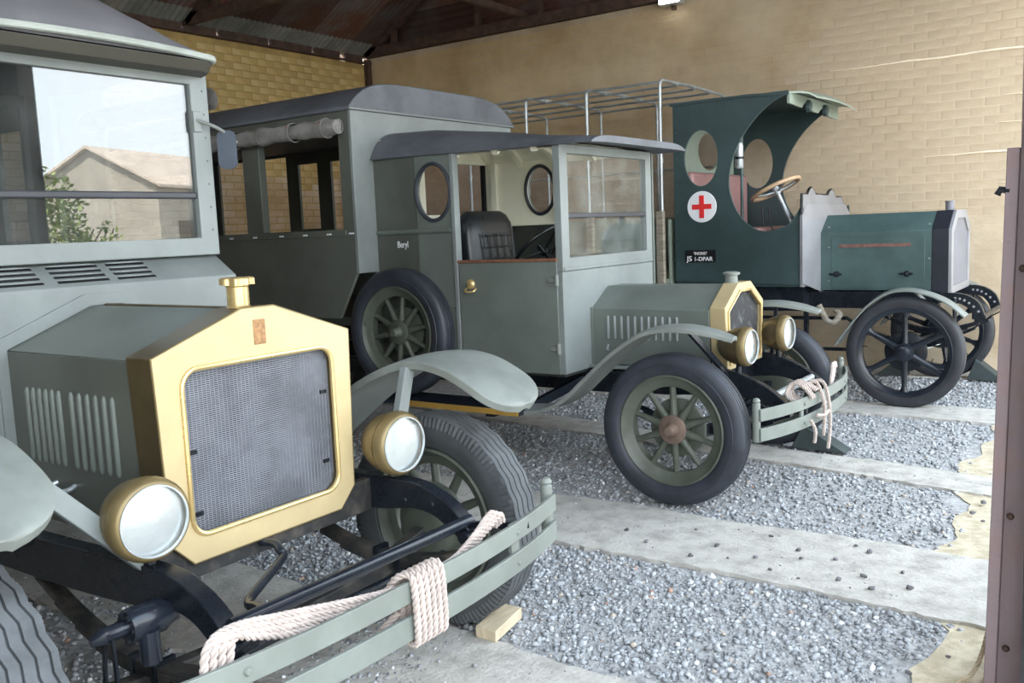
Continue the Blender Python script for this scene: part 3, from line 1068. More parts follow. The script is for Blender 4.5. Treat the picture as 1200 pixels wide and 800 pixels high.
    # hub
    if kind == 'six':
        me = MB().lathe([(0.0, -0.075), (0.026, -0.074), (0.030, -0.055), (0.048, -0.050), (0.052, -0.030), (0.070, -0.028), (0.072, 0.03), (0.05, 0.06)], axis='y', n=24).mesh('hub', 40)
        me.materials.append(M['black_gloss'])
    else:
        me = MB().lathe([(0.0, -0.083), (0.022, -0.083), (0.026, -0.078), (0.028, -0.060), (0.036, -0.050), (0.040, -0.036), (0.070, -0.034), (0.076, -0.030), (0.076, 0.0), (0.06, 0.04)], axis='y', n=28).mesh('hub', 40)
        me.materials.append(M['hub_brown'])
    D['hub'] = me
    me = MB().lathe([(0.0, 0.075), (0.10, 0.075), (0.142, 0.068), (0.152, 0.058), (0.152, 0.036), (0.145, 0.032), (0.0, 0.032)][::-1], axis='y', n=36).mesh('brake_drum', 40)
    me.materials.append(M['green_rim'] if kind != 'six' else M['black'])
    D['drum'] = me
    me = MB().tube([(0, 0, rin - 0.002), (0, -0.004, rin - 0.034)], 0.0045, 8).mesh('rim_lug', 40)
    me.materials.append(M['black'])
    D['lug'] = me
    D['n'] = nsp
    return D


M['green_rim'] = mat('wheel_green_paint', (0.086, 0.096, 0.076), 0.42, var=0.14, scale=8)
WM = {k: wheel_meshes(k) for k in ('zigzag', 'ribbed', 'six')}


def wheel(kind, parent, loc, flip=False, phase=0.0, steer=0.0, drum=True, tyre_mat=None, hub_mat=None):
    D = WM[kind]
    w = worldloc(parent)
    o = obj_mesh('wheel', D['rim'], (loc[0] - w.x, loc[1] - w.y, loc[2] - w.z), (0, 0, (PI if flip else 0) + steer), parent)
    ty = obj_mesh('tyre', D['tyre'], parent=o)
    hb = obj_mesh('hub', D['hub'], parent=o)
    if tyre_mat:
        ty.material_slots[0].link = 'OBJECT'
        ty.material_slots[0].material = M[tyre_mat]
    if hub_mat:
        hb.material_slots[0].link = 'OBJECT'
        hb.material_slots[0].material = M[hub_mat]
    for i in range(D['n']):
        obj_mesh('spoke', D['spoke'], rot=(0, phase + 2 * PI * i / D['n'], 0), parent=o)
    if kind == 'six':
        for i in range(6):
            obj_mesh('rim_lug', D['lug'], rot=(0, phase + 2 * PI * (i + 0.5) / 6 + 0.12, 0), parent=o)
    if drum:
        obj_mesh('brake_drum', D['drum'], parent=o)
    return o


# ------------------------------------------------------------------ headlights
def headlight(parent, loc, R=0.108, depth=0.17, shell='brass_old', rim='brass_old', yaw=0.0):
    """bowl lamp facing +x; loc is the middle of its glass"""
    w = worldloc(parent)
    d0 = depth - 0.03
    prof = [(R * math.sin(a), -0.03 - d0 * math.cos(a)) for a in np.linspace(0, PI / 2, 14)] + [(R, -0.012), (R * 0.95, -0.012), (R * 0.93, -0.03), (R * 0.8, -depth * 0.5), (0.0, -depth * 0.9)]
    o = MB().lathe(prof, axis='x', n=40).build('headlight', shell, parent, local=True, loc=(loc[0] - w.x, loc[1] - w.y, loc[2] - w.z), smooth=50)
    o.rotation_euler = (0, 0, yaw)
    MB().ring([(R * 1.0, -0.036), (R * 1.035, -0.034), (R * 1.04, -0.026), (R * 1.02, -0.010), (R * 0.97, 0.000), (R * 0.91, 0.006), (R * 0.88, 0.006), (R * 0.88, -0.002), (R * 0.93, -0.014)], axis='x', n=40).build('lamp_rim', rim, o, local=True, smooth=50)
    MB().ring([(R * 1.003, -0.044), (R * 1.022, -0.044), (R * 1.022, -0.039), (R * 1.003, -0.039)], axis='x', n=40).build('lamp_seam', shell, o, local=True, smooth=50)
    refl = [(R * 0.90, -0.008), (R * 0.80, -0.020), (R * 0.75, -0.021), (R * 0.72, -0.030)] + [(R * 0.72 * t, -0.030 - 0.070 * (1 - t * t)) for t in (0.9, 0.75, 0.6, 0.45, 0.3, 0.12)] + [(0.0, -0.100)]
    MB().lathe(refl[::-1], axis='x', n=40).build('reflector', 'chrome', o, local=True, smooth=25)
    MB().lathe([(0.0, -0.035), (0.008, -0.037), (0.012, -0.050), (0.009, -0.065), (0.009, -0.098), (0.0, -0.098)], axis='x', n=16).build('bulb', 'white', o, local=True)
    MB().ring([(R * 0.885, 0.006), (R * 0.88, 0.0095), (R * 0.84, 0.0095), (R * 0.84, 0.003), (R * 0.87, 0.003)], axis='x', n=40).build('glass_ring', 'steel', o, local=True, smooth=50)
    MB().lathe([(0.0, 0.014), (R * 0.45, 0.012), (R * 0.70, 0.009), (R * 0.86, 0.003), (R * 0.86, -0.001), (0.0, 0.009)], axis='x', n=40).build('lens', 'lens', o, local=True, smooth=60)
    return o


# ------------------------------------------------------------------ TRUCK 1: the near ambulance
C1 = 1.79
t1 = empty('ambulance', (-2.02, C1, 0), 'olive ambulance nearest the camera with big brass radiator and rope on its bumper', 'ambulance')


def octo(c, top, sh, bt, zt, zs, zb, zc=None, bb=None):
    """half widths: top, shoulder, bottom; zc/bb chamfer the bottom corners"""
    L = [(c - top, zt), (c - sh, zs)]
    if bb is not None:
        L += [(c - bt, zc), (c - bb, zb), (c + bb, zb), (c + bt, zc)]
    else:
        L += [(c - bt, zb), (c + bt, zb)]
    return L + [(c + sh, zs), (c + top, zt)]


rad1 = octo(C1, 0.060, 0.368, 0.352, 1.252, 1.144, 0.548, 0.615, 0.287)
hole1 = rrect(C1 - 0.283, C1 + 0.283, 0.622, 1.100, 0.055)
rs = MB().prism(rad1, 'yz', -2.31, -2.196, [hole1]).build('radiator_shell', 'brass_tarnish', t1, bevel=0.003)
rs['label'] = 'tarnished brass radiator surround with a bright front'
MB().prism(rad1, 'yz', -2.196, -2.189, [hole1]).build('front_plate', 'brass', rs, bevel=0.002)
MB().tube([(-2.189, y, z) for y, z in hole1], 0.008, 8, closed=True).build('bead', 'brass_edge', rs)
MB().tube([(-2.192, y, z) for y, z in rad1], 0.0035, 6, closed=True).build('edge_roll', 'brass_old', rs)
MB().bx(-2.2, -2.186, C1 - 0.022, C1 + 0.022, 1.14, 1.215).build('badge', 'badge', rs, bevel=0.002)
cap = MB().lathe([(0.037, 0), (0.037, 0.006), (0.033, 0.010), (0.033, 0.066), (0.036, 0.070), (0.036, 0.073)], (-2.25, C1 - 0.02, 1.247), 'z', 24).build('filler_neck', 'brass_edge', rs)
cv = []
for s, z in ((1, 1.320), (1.0, 1.338), (0.9, 1.342)):
    cv.append([(-2.25 + s * (0.047 + 0.005 * math.cos(8 * a)) * math.cos(a), C1 - 0.02 + s * (0.047 + 0.005 * math.cos(8 * a)) * math.sin(a), z) for a in np.linspace(0, 2 * PI, 64, endpoint=False)])
MB().loft(cv).build('filler_cap', 'brass_edge', rs)
# core: backing, upright tubes and crimped fins
co = MB().bx(-2.27, -2.235, C1 - 0.29, C1 + 0.29, 0.615, 1.106).build('radiator_core', 'core_dark', t1)
mb = MB()
for k in range(42):
    y = C1 - 0.283 + 0.566 * k / 41
    mb.bx(-2.234, -2.2125, y - 0.0012, y + 0.0012, 0.616, 1.105)
mb.build('core_tubes', 'core', co)['kind'] = 'stuff'
mb = MB()
NR, NC = 78, 84
for r in range(NR):
    z = 0.620 + 0.482 * (r + 0.5) / NR
    vs_, fs = [], []
    for c in range(NC + 1):
        y = C1 - 0.283 + 0.566 * c / NC
        zz = z + 0.0012 * (1 if c % 2 else -1)
        vs_ += [(-2.2115, y, zz - 0.0017), (-2.2105, y, zz + 0.0017)]
    for c in range(NC):
        fs.append((2 * c, 2 * c + 1, 2 * c + 3, 2 * c + 2))
    mb.add(vs_, fs)
mb.build('core_fins', 'core', co, smooth=10)['kind'] = 'stuff'
for y, z in ((-0.25, 0.86), (-0.245, 0.68), (0.255, 0.95), (0.25, 0.72)):
    MB().obox((-2.208, C1 + y, z), (0.003, 0, 0), (0, 0.012, 0), (0, 0, 0.006)).build('core_tie', 'black', co)

# bonnet
hs = octo(C1, 0.055, 0.350, 0.350, 1.246, 1.132, 0.66)
hood = MB().prism([(C1 - 0.350, 1.132), (C1 - 0.055, 1.246), (C1 + 0.055, 1.246), (C1 + 0.350, 1.132), (C1 + 0.335, 1.126), (C1, 1.236), (C1 - 0.335, 1.126)], 'yz', -3.03, -2.312).build('hood_top', 'green', t1, bevel=0.004)
MB().tube([(-3.02, C1, 1.249), (-2.315, C1, 1.247)], 0.005, 8).build('hinge', 'bronze_dark', hood)
for sg, nm in ((-1, 'near'), (1, 'far')):
    y0 = C1 + sg * 0.352
    sd = MB().bx(-3.03, -2.312, min(y0, y0 - sg * 0.012), max(y0, y0 - sg * 0.012), 0.60, 1.130).build('hood_side', 'green_shaded', t1, bevel=0.002)
    for g0, g1_ in ((-2.890, -2.705), (-2.635, -2.418)):
        for k in range(6):
            x = g0 + (g1_ - g0) * k / 5
            MB().lathe([(0.0, -0.120), (0.006, -0.116), (0.010, -0.105), (0.010, 0.105), (0.006, 0.116), (0.0, 0.120)], (x, y0, 0.905), 'z', 10).build('louvre', 'green', sd)
    MB().tube(smooth_path([(-2.765, y0, 0.730), (-2.765, y0 + sg * 0.026, 0.722), (-2.72, y0 + sg * 0.034, 0.712), (-2.665, y0 + sg * 0.026, 0.722), (-2.665, y0, 0.730)], 4), 0.008, 8).build('handle', 'steel', sd)
    MB().lathe([(0.0, 0.02), (0.012, 0.018), (0.016, 0)], (-2.90, y0, 0.71), 'y', 12, sg).build('catch', 'steel', sd)

# scuttle with vents
prof = [(-3.0, 0.56), (-3.0, 1.318), (-3.122, 1.398), (-3.45, 1.398), (-3.45, 0.56)]
sc = MB().prism(prof, 'xz', C1 - 0.57, C1 + 0.57).build('scuttle', 'green_lit', t1, bevel=0.004)
# welt round the back of the bonnet
w1 = octo(C1, 0.075, 0.385, 0.385, 1.290, 1.165, 0.60)
w0 = octo(C1, 0.060, 0.352, 0.352, 1.250, 1.134, 0.60)
vs_ = [(x, y, z) for x in (-3.0, -2.992) for L in (w1, w0) for y, z in L]
n = len(w1)
fs = []
for i in range(n - 1):
    if i == 2:
        continue
    fs += [(2 * n + i, 2 * n + i + 1, 3 * n + i + 1, 3 * n + i), (i, i + 1, 2 * n + i + 1, 2 * n + i), (n + i, n + i + 1, 3 * n + i + 1, 3 * n + i)]
i = n - 1
fs += [(2 * n + i, 2 * n, 3 * n, 3 * n + i), (i, 0, 2 * n, 2 * n + i)]
MB().add(vs_, fs).build('welt', 'green_lit', sc)
sl = Vector((-0.122, 0, 0.080)).normalized()
nl = Vector((0.080, 0, 0.122)).normalized()
for g in ((1.42, 1.595), (1.645, 1.83), (1.865, 2.015)):
    for r in range(4):
        base = Vector((-3.0, 0, 1.318)) + sl * (0.030 + r * 0.029)
        MB().obox(base + Vector((0, (g[0] + g[1]) / 2, 0)) + nl * 0.0005, (0, (g[1] - g[0]) / 2, 0), sl * 0.006, nl * 0.0015).build('vent_slot', 'plate_black', sc)
        MB().tube([base + Vector((0, y, 0)) + sl * 0.010 + nl * 0.000 for y in np.linspace(g[0], g[1], 8)], [0.001, 0.004, 0.005, 0.005, 0.005, 0.005, 0.004, 0.001], 8).build('vent_lip', 'green_lit', sc)

# windscreen
wf = MB().prism([(C1 - 0.57, 1.40), (C1 + 0.57, 1.40), (C1 + 0.57, 2.150), (C1 - 0.57, 2.150)], 'yz', -3.14, -3.09, [[(C1 - 0.49, 1.468), (C1 + 0.49, 1.468), (C1 + 0.49, 2.062), (C1 - 0.49, 2.062)]]).build('windscreen_frame', 'green_lit', t1, bevel=0.004)
MB().bx(-3.115, -3.109, C1 - 0.49, C1 + 0.49, 1.645, 2.062).build('windscreen_glass', 'glass_bright', t1)
MB().bx(-3.121, -3.115, C1 - 0.49, C1 + 0.49, 1.468, 1.625).build('windscreen_glass', 'glass_bright', t1)
MB().bx(-3.128, -3.098, C1 - 0.49, C1 + 0.49, 1.622, 1.648).build('divider_bar', 'bar_grey', wf, bevel=0.006)
for i in range(7):
    MB().lathe([(0, 0.003), (0.004, 0.002), (0.005, 0)], (-3.09, C1 + 0.545, 1.50 + i * 0.09), 'x', 8).build('rivet', 'green', wf)
for y in (C1 - 0.16,):
    MB().lathe([(0, 0.004), (0.007, 0.004), (0.008, 0)], (-3.09, y, 2.10), 'x', 12).build('screw_hole', 'copper', wf)

# cab roof: flat lip in front, arched canvas behind
def arch(x, hw, zb, rise, n=24, p=2.6, c=C1, drop=0.0):
    up_ = []
    for i in range(n + 1):
        u = -1 + 2 * i / n
        up_.append((x, c + hw * u, zb + rise * (1 - abs(u) ** p)))
    dn = [(x, c + hw * u, zb - 0.018) for u in np.linspace(1, -1, n + 1)]
    return up_ + dn


secs = [arch(-2.985, 0.525, 2.160, 0.012), arch(-3.05, 0.555, 2.165, 0.075), arch(-3.15, 0.58, 2.165, 0.155), arch(-3.35, 0.59, 2.165, 0.27), arch(-3.7, 0.59, 2.165, 0.36), arch(-4.25, 0.59, 2.165, 0.40)]
rf = MB().loft(secs).build('cab_roof', 'canvas_grey', t1, smooth=45)
pts = [(-3.5, C1 + 0.585, 2.150), (-3.2, C1 + 0.58, 2.148), (-3.05, C1 + 0.56, 2.146), (-2.99, C1 + 0.53, 2.144), (-2.965, C1 + 0.48, 2.146), (-2.955, C1 + 0.25, 2.156), (-2.955, C1, 2.16), (-2.955, C1 - 0.25, 2.156), (-2.965, C1 - 0.48, 2.146), (-2.99, C1 - 0.53, 2.144), (-3.2, C1 - 0.58, 2.148)]
MB().tube(smooth_path(pts, 4), 0.013, 8).build('roof_moulding', 'moulding', rf)
MB().loft([[(-2.962, C1 - 0.48, 2.132), (-2.962, C1 + 0.48, 2.132), (-2.985, C1 + 0.522, 2.132), (-3.10, C1 + 0.56, 2.128), (-3.10, C1 - 0.56, 2.128)], [(-2.985, C1 - 0.48, 2.092), (-2.985, C1 + 0.48, 2.092), (-3.005, C1 + 0.518, 2.092), (-3.10, C1 + 0.555, 2.092), (-3.10, C1 - 0.555, 2.092)]]).build('visor', 'visor_shade', rf, bevel=0.003)

# cab and rear body
for sg in (-1, 1):
    y = C1 + sg * 0.565
    MB().bx(-4.3, -3.45, min(y, y - sg * 0.02), max(y, y - sg * 0.02), 0.56, 1.35).build('cab_side', 'green_shaded', t1)
    MB().bx(-4.3, -4.2, min(y, y - sg * 0.03), max(y, y - sg * 0.03), 1.35, 2.16).build('cab_post', 'green_shaded', t1)
    yb = C1 + sg * 0.86
    side = [(-4.3, 2.24), (-4.3, 1.2), (-4.5, 0.92), (-7.6, 0.92), (-7.6, 2.24)]
    hole = [(-7.4, 1.5), (-4.5, 1.5), (-4.5, 2.1), (-7.4, 2.1)]
    MB().prism(side, 'xz', yb - 0.015, yb + 0.015, [hole]).build('body_side', 'green_shaded', t1)
    for x in (-5.4, -6.4):
        MB().bx(x - 0.05, x + 0.05, yb - 0.015, yb + 0.015, 1.5, 2.1).build('body_post', 'green_shaded', t1)
MB().bx(-7.6, -4.3, C1 - 0.86, C1 + 0.86, 0.86, 0.92).build('body_floor', 'dark_in', t1)
MB().bx(-4.3, -3.1, C1 - 0.55, C1 + 0.55, 0.56, 0.62).build('cab_floor', 'dark_in', t1)
MB().bx(-3.95, -3.5, C1 - 0.5, C1 + 0.5, 0.62, 0.98).build('seat', 'leather', t1, bevel=0.03)
MB().bx(-4.12, -4.0, C1 - 0.5, C1 + 0.5, 0.98, 1.42).build('seat_back', 'leather', t1, bevel=0.03)
MB().prism([(C1 - 0.86, 0.92), (C1 + 0.86, 0.92), (C1 + 0.86, 2.24), (C1 - 0.86, 2.24)], 'yz', -4.32, -4.30, [[(C1 - 0.45, 1.35), (C1 + 0.45, 1.35), (C1 + 0.45, 2.1), (C1 - 0.45, 2.1)]]).build('bulkhead', 'dark_in', t1)
MB().loft([arch(-4.27, 0.89, 2.24, 0.19, p=5), arch(-7.65, 0.89, 2.24, 0.19, p=5)]).build('body_roof', 'canvas_roof', t1, smooth=45)
# rolled side curtain on the far side, its end showing past the screen pillar
sp = [(0.008 + 0.0035 * a) for a in np.linspace(0, 9, 40)]
vs_, fs = [], []
for x in (-3.17, -4.1):
    for a, r in zip(np.linspace(0, 9 * 1.6, 40), sp):
        vs_.append((x, C1 + 0.645 + r * math.cos(a), 2.025 + r * 1.25 * math.sin(a)))
for i in range(39):
    fs.append((i, i + 1, 41 + i, 40 + i))
MB().add(vs_, fs).build('rolled_curtain', 'curtain', t1, smooth=60)
MB().tube(smooth_path([(-3.19, C1 + 0.60, 2.13), (-3.19, C1 + 0.615, 2.09), (-3.19, C1 + 0.60, 2.06), (-3.19, C1 + 0.62, 2.0)], 4), 0.008, 8).build('curtain_strap', 'curtain', t1)
# mirror on its arm
mr_ = MB().tube(smooth_path([(-3.085, C1 + 0.505, 1.925), (-3.06, C1 + 0.56, 1.905), (-3.05, C1 + 0.63, 1.87), (-3.055, C1 + 0.665, 1.845)], 5), 0.007, 8).build('mirror_arm', 'guard_pale', t1)
MB().bx(-3.09, -3.082, C1 + 0.49, C1 + 0.525, 1.88, 1.96).build('mirror_bracket', 'green_lit', mr_, bevel=0.002)
mo = [(y, z) for y, z in rrect(-0.030, 0.030, -0.078, 0.074, 0.024)]
ang = rad(58)
vs_, fs = [], []
for d, s in ((-0.012, 0.8), (0.0, 1.0), (0.010, 1.0)):
    for y, z in mo:
        yy, zz = y * s * 1.25, z * s
        vs_.append((-3.05 + d * math.cos(ang) + yy * math.sin(ang), C1 + 0.615 + yy * math.cos(ang) - d * math.sin(ang), 1.815 + zz))
k = len(mo)
for r in range(2):
    for i in range(k):
        fs.append((r * k + i, r * k + (i + 1) % k, (r + 1) * k + (i + 1) % k, (r + 1) * k + i))
fs += [tuple(range(k)), tuple(range(2 * k, 3 * k))]
MB().add(vs_, fs).build('mirror', 'mirror', mr_)

# chassis of truck 1
def rail(mb, y, w, top, bot):
    """vertical side member: top and bottom edges are lists of (x, z)"""
    return mb.prism(top + bot[::-1], 'xz', y - w / 2, y + w / 2)


for sg in (-1, 1):
    y = C1 + sg * 0.47
    top = [(p.x, p.z) for p in smooth_path([(-7.4, 0, 0.62), (-3.2, 0, 0.615), (-2.6, 0, 0.615), (-2.2, 0, 0.625), (-2.02, 0, 0.622), (-1.93, 0, 0.600), (-1.85, 0, 0.560), (-1.775, 0, 0.49)], 4)]
    bot = [(p.x, p.z) for p in smooth_path([(-7.4, 0, 0.50), (-3.2, 0, 0.49), (-2.6, 0, 0.49), (-2.2, 0, 0.505), (-2.02, 0, 0.530), (-1.93, 0, 0.520), (-1.865, 0, 0.485), (-1.800, 0, 0.44)], 4)]
    r1 = rail(MB(), y, 0.055, top, bot).build('chassis_rail', 'black', t1, bevel=0.004)
    for x in (-1.93, -2.05):
        MB().lathe([(0, 0.006), (0.010, 0.005), (0.012, 0)], (x, y - sg * 0.0275, 0.555), 'y', 8, -sg).build('rivet', 'black', r1)
    # leaf spring
    sp_ = MB()
    for q in range(4):
        a = 0.52 - q * 0.10
        pts = [(-2.16 + a * u * 1.0, y, 0.345 - q * 0.011 + 0.145 * (u * a / 0.52) ** 2) for u in np.linspace(-1, 1, 17)]
        sp_.strip(pts, (0, 1, 0), 0.05, 0.010)
    spg = sp_.build('leaf_spring', 'dusty_iron', t1)
    for x in (-2.20, -2.10):
        MB().bx(x - 0.008, x + 0.008, y - 0.033, y + 0.033, 0.28, 0.365).build('spring_clamp', 'black', spg)
    MB().tube([(-1.785, y - 0.05, 0.470), (-1.785, y + 0.05, 0.470)], 0.022, 14).build('spring_eye', 'black', spg)
    # damper: round body on the rail with an arm and a drop link
    if sg == 1:
        continue
    yo = y - 0.15
    dm = MB().lathe([(0.0, -0.06), (0.038, -0.06), (0.044, -0.05), (0.044, 0.03), (0.034, 0.05), (0.030, 0.07)], (-2.02, yo + 0.07, 0.525), 'y', 20).build('damper', 'black_gloss', t1)
    for a in range(6):
        MB().lathe([(0, 0.008), (0.006, 0.008), (0.008, 0)], (-2.02 + 0.032 * math.cos(a), yo + 0.01, 0.525 + 0.032 * math.sin(a)), 'y', 6, -1).build('bolt', 'black', dm)
    MB().lathe([(0.022, -0.085), (0.026, -0.08), (0.026, 0.0)], (-1.99, yo + 0.05, 0.51), 'z', 16).build('damper_barrel', 'black_gloss', dm)
    MB().tube([(-2.02, yo + 0.02, 0.525), (-2.03, yo - 0.035, 0.522), (-2.03, yo - 0.045, 0.522), (-2.035, yo - 0.075, 0.515)], [0.020, 0.020, 0.024, 0.011], 12).build('damper_arm', 'black_gloss', dm)
    for dx in (-0.02, 0.012):
        MB().bar((-2.03 + dx, yo - 0.030, 0.52), (-2.05 + dx * 2, yo - 0.02, 0.33), 0.012, 0.007, (0, 1, 0)).build('drop_link', 'black', dm)
MB().bx(-2.235, -2.205, C1 - 0.45, C1 + 0.45, 0.50, 0.615).build('front_crossmember', 'dusty_iron', t1, bevel=0.004)
MB().tube([(-1.795, C1 - 0.475, 0.525), (-1.795, C1 + 0.475, 0.515)], 0.020, 16).build('front_cross_tube', 'black_gloss', t1)
MB().tube([(-2.03, 0.98, 0.315), (-2.03, 2.40, 0.315)], 0.015, 12).build('tie_rod', 'black', t1)
ax = [(-2.15, 0.88, 0.39), (-2.15, 1.05, 0.345), (-2.15, 1.25, 0.300), (-2.15, 1.70, 0.28), (-2.15, 2.15, 0.300), (-2.15, 2.35, 0.345), (-2.15, 2.51, 0.39)]
MB().strip(smooth_path(ax, 4), (1, 0, 0), 0.05, 0.055).build('front_axle', 'dusty_iron', t1, bevel=0.006)
MB().tube(smooth_path([(-2.2, 1.745, 0.535), (-2.15, 1.755, 0.535), (-2.115, 1.745, 0.522), (-2.09, 1.73, 0.508), (-1.97, 1.53, 0.500), (-1.94, 1.485, 0.498), (-1.91, 1.462, 0.500), (-1.87, 1.455, 0.508), (-1.81, 1.43, 0.515)], 4), 0.013, 12).build('starting_handle', 'black_gloss', t1)
MB().bx(-6.0, -5.92, C1 - 0.45, C1 + 0.45, 0.5, 0.6).build('rear_crossmember', 'black', t1)
MB().tube([(-5.4, C1 - 0.75, 0.395), (-5.4, C1 + 0.75, 0.395)], 0.04, 12).build('rear_axle', 'black', t1)
wheel('zigzag', t1, (-2.15, 2.545, 0.395), flip=True, phase=0.12, drum=False, hub_mat='green_rim')
wheel('zigzag', t1, (-2.15, 0.85, 0.395), flip=False, phase=0.2, drum=False, hub_mat='green_rim')
wheel('zigzag', t1, (-5.4, 2.58, 0.395), flip=True, phase=0.3, drum=False, hub_mat='green_rim')
wheel('zigzag', t1, (-5.4, 1.00, 0.395), phase=0.3, drum=False, hub_mat='green_rim')
for sg in (-1, 1):
    yy = 2.545 if sg == 1 else 0.85
    MB().lathe([(0.0, 0.10), (0.06, 0.098), (0.105, 0.085), (0.13, 0.06), (0.14, 0.03), (0.14, 0.0)][::-1], (-2.15, yy - sg * 0.03, 0.395), 'y', 32, -sg).build('brake_drum', 'green_rim', t1)


# mudguards: a swept tongue
def mudguard(name, path, yc, hw, m, parent, taper, t=0.02, lip=True):
    P = smooth_path([(x, 0, z) for x, z in path], 14)
    n = len(P)
    secs = []
    for i, p in enumerate(P):
        u = i / (n - 1)
        w = hw * taper(u)
        tg = (P[min(i + 1, n - 1)] - P[max(i - 1, 0)]).normalized()
        nn = Vector((-tg.z, 0, tg.x))
        if nn.z < 0:
            nn = -nn
        a = []
        for q in np.linspace(-1, 1, 9):
            a.append(Vector((p.x, yc + w * q, p.z)) + nn * (0.012 * (1 - q * q)))
        b = [Vector((p.x, yc + w * q, p.z)) + nn * (0.012 * (1 - q * q) - t) for q in np.linspace(1, -1, 9)]
        secs.append(a + b)
    return MB().loft(secs).build(name, m, parent, bevel=0.003, smooth=40)


tip = lambda u: math.sqrt(max(0.03, 1 - max(0, (0.13 - u) / 0.13) ** 2.6))
for sg in (1, -1):
    yc = 2.595 if sg == 1 else 0.80
    up_g = 0.0 if sg == 1 else 0.055
    mg = mudguard('mudguard', [(x, z + up_g) for x, z in ((-1.775, 0.838), (-1.90, 0.925), (-2.05, 0.985), (-2.22, 0.99), (-2.42, 0.915), (-2.62, 0.79), (-2.85, 0.62), (-3.05, 0.50), (-3.25, 0.45))], yc, 0.165, 'guard_pale', t1, tip, t=0.030)
    MB().bar((-2.19, 2.44 if sg == 1 else 0.955, 0.965 + up_g), (-2.13, C1 + sg * 0.47, 0.62), 0.05, 0.03, (1, 0, 0)).build('mudguard_bracket', 'green_lit', mg, bevel=0.003)
    MB().bx(-4.1, -3.2, C1 + sg * 0.8 - 0.17, C1 + sg * 0.8 + 0.17, 0.425, 0.45).build('running_board', 'black', t1)
    hl = headlight(t1, (-2.045, C1 - 0.495 if sg == -1 else C1 + 0.450, 0.757 if sg == -1 else 0.748), 0.106, yaw=rad(-4))
    MB().tube([(-2.12, C1 + sg * 0.47, 0.60), (-2.12, C1 + sg * 0.475, 0.668)], [0.022, 0.013], 10).build('lamp_stalk', 'black', t1)

# bumper
def bumper(parent, c, hw, xe, xm, z0, z1, z2, z3, m, px):
    bp_ = None
    for a, b in ((z0, z1), (z2, z3)):
        pts = []
        for u in np.linspace(-1, 1, 33):
            pts.append((xe + (xm - xe) * (1 - abs(u) ** 2.6), c + hw * u, (a + b) / 2))
        o = MB().strip(pts, (0, 0, 1), b - a, 0.012).build('bumper_bar', m, parent, bevel=0.002)
    for sg in (-1, 1):
        MB().lathe([(0.0, z3 - z0 + 0.055), (0.014, z3 - z0 + 0.050), (0.020, z3 - z0 + 0.038), (0.016, z3 - z0 + 0.030), (0.020, z3 - z0 + 0.026), (0.020, -0.004), (0.0, -0.004)][::-1], (xe - 0.022, c + sg * (hw - 0.012), z0), 'z', 18).build('bumper_post', m, parent)
        for f in px:
            u = f
            x = xe + (xm - xe) * (1 - abs(u) ** 2.6)
            for zc in ((z0 + z1) / 2, (z2 + z3) / 2):
                MB().lathe([(0, 0.007), (0.008, 0.006), (0.011, 0)], (x + 0.006, c + sg * hw * u, zc), 'x', 10).build('bolt', m, parent)
            MB().bx(x - 0.016, x - 0.006, c + sg * hw * u - 0.02, c + sg * hw * u + 0.02, z0 + 0.004, z3 - 0.004).build('bumper_spacer', m, parent)


M['guard_green'] = mat('sage_green_paint', (0.185, 0.205, 0.184), 0.45, var=0.10, scale=4, bump=0.04, bscale=30)
bumper(t1, 1.635, 0.80, -1.575, -1.492, 0.437, 0.500, 0.534, 0.590, 'guard_green', (0.62,))
for sg in (-1, 1):
    MB().bar((-1.80, C1 + sg * 0.47, 0.50), (-1.52, C1 + sg * 0.40, 0.562), 0.02, 0.02).build('bumper_iron', 'black', t1)

# rope on the bumper of truck 1
rp = MB()
r_ = 0.0102
for k in range(4):
    o = k * 0.021
    rope_mb(rp, smooth_path([(-1.535 - 0.006 * k, 1.055 + o, 0.50), (-1.545, 1.058 + o, 0.575), (-1.56, 1.085 + o, 0.628 - k * 0.003), (-1.575 + k * 0.004, 1.16 + o * 0.7, 0.635 - k * 0.012), (-1.57 + k * 0.006, 1.30, 0.610 - k * 0.013), (-1.545, 1.47, 0.583 - k * 0.013), (-1.52, 1.62, 0.565 - k * 0.014)], 6), r_)
for k in range(6):
    y = 1.625 + k * 0.0215
    rope_mb(rp, smooth_path([(-1.55, y - 0.02, 0.560), (-1.525, y - 0.012, 0.594), (-1.497, y, 0.606), (-1.478, y, 0.592), (-1.473, y + 0.002, 0.51), (-1.476, y + 0.004, 0.434), (-1.50, y + 0.008, 0.421), (-1.53, y + 0.012, 0.44), (-1.535, y + 0.016, 0.54)], 6), r_)
for k in range(3):
    o = k * 0.019
    rope_mb(rp, smooth_path([(-1.53, 1.74, 0.565 - 0.010 * k), (-1.54, 1.86, 0.560 - 0.01 * k), (-1.552, 1.97 + o * 0.3, 0.588 - o * 0.5), (-1.56, 2.05 + o, 0.622 - o * 0.5), (-1.565, 2.085 + o, 0.622 - o * 0.4), (-1.57, 2.10 + o, 0.575)], 6), r_)
rope_mb(rp, smooth_path([(-1.53, 1.62, 0.50), (-1.55, 1.53, 0.450), (-1.565, 1.38, 0.418), (-1.575, 1.18, 0.398), (-1.58, 1.0, 0.415), (-1.565, 0.92, 0.455), (-1.545, 0.905, 0.52), (-1.545, 0.895, 0.575)], 6), r_)
ro = rp.build('rope', 'rope')
tag(ro, 'pale twisted rope wound round the bumper of the brass-fronted ambulance', 'rope')
# timber chock under the far wheel of truck 1
blk = MB().obox((-1.912, 2.555, 0.026), Vector((-0.018, 0.108, 0)), Vector((0.045, 0.0, 0)), (0, 0, 0.021)).build('timber_block', 'wood_block', bevel=0.003)
tag(blk, 'pale timber block on the concrete against the front tyre of the brass-fronted ambulance', 'block')

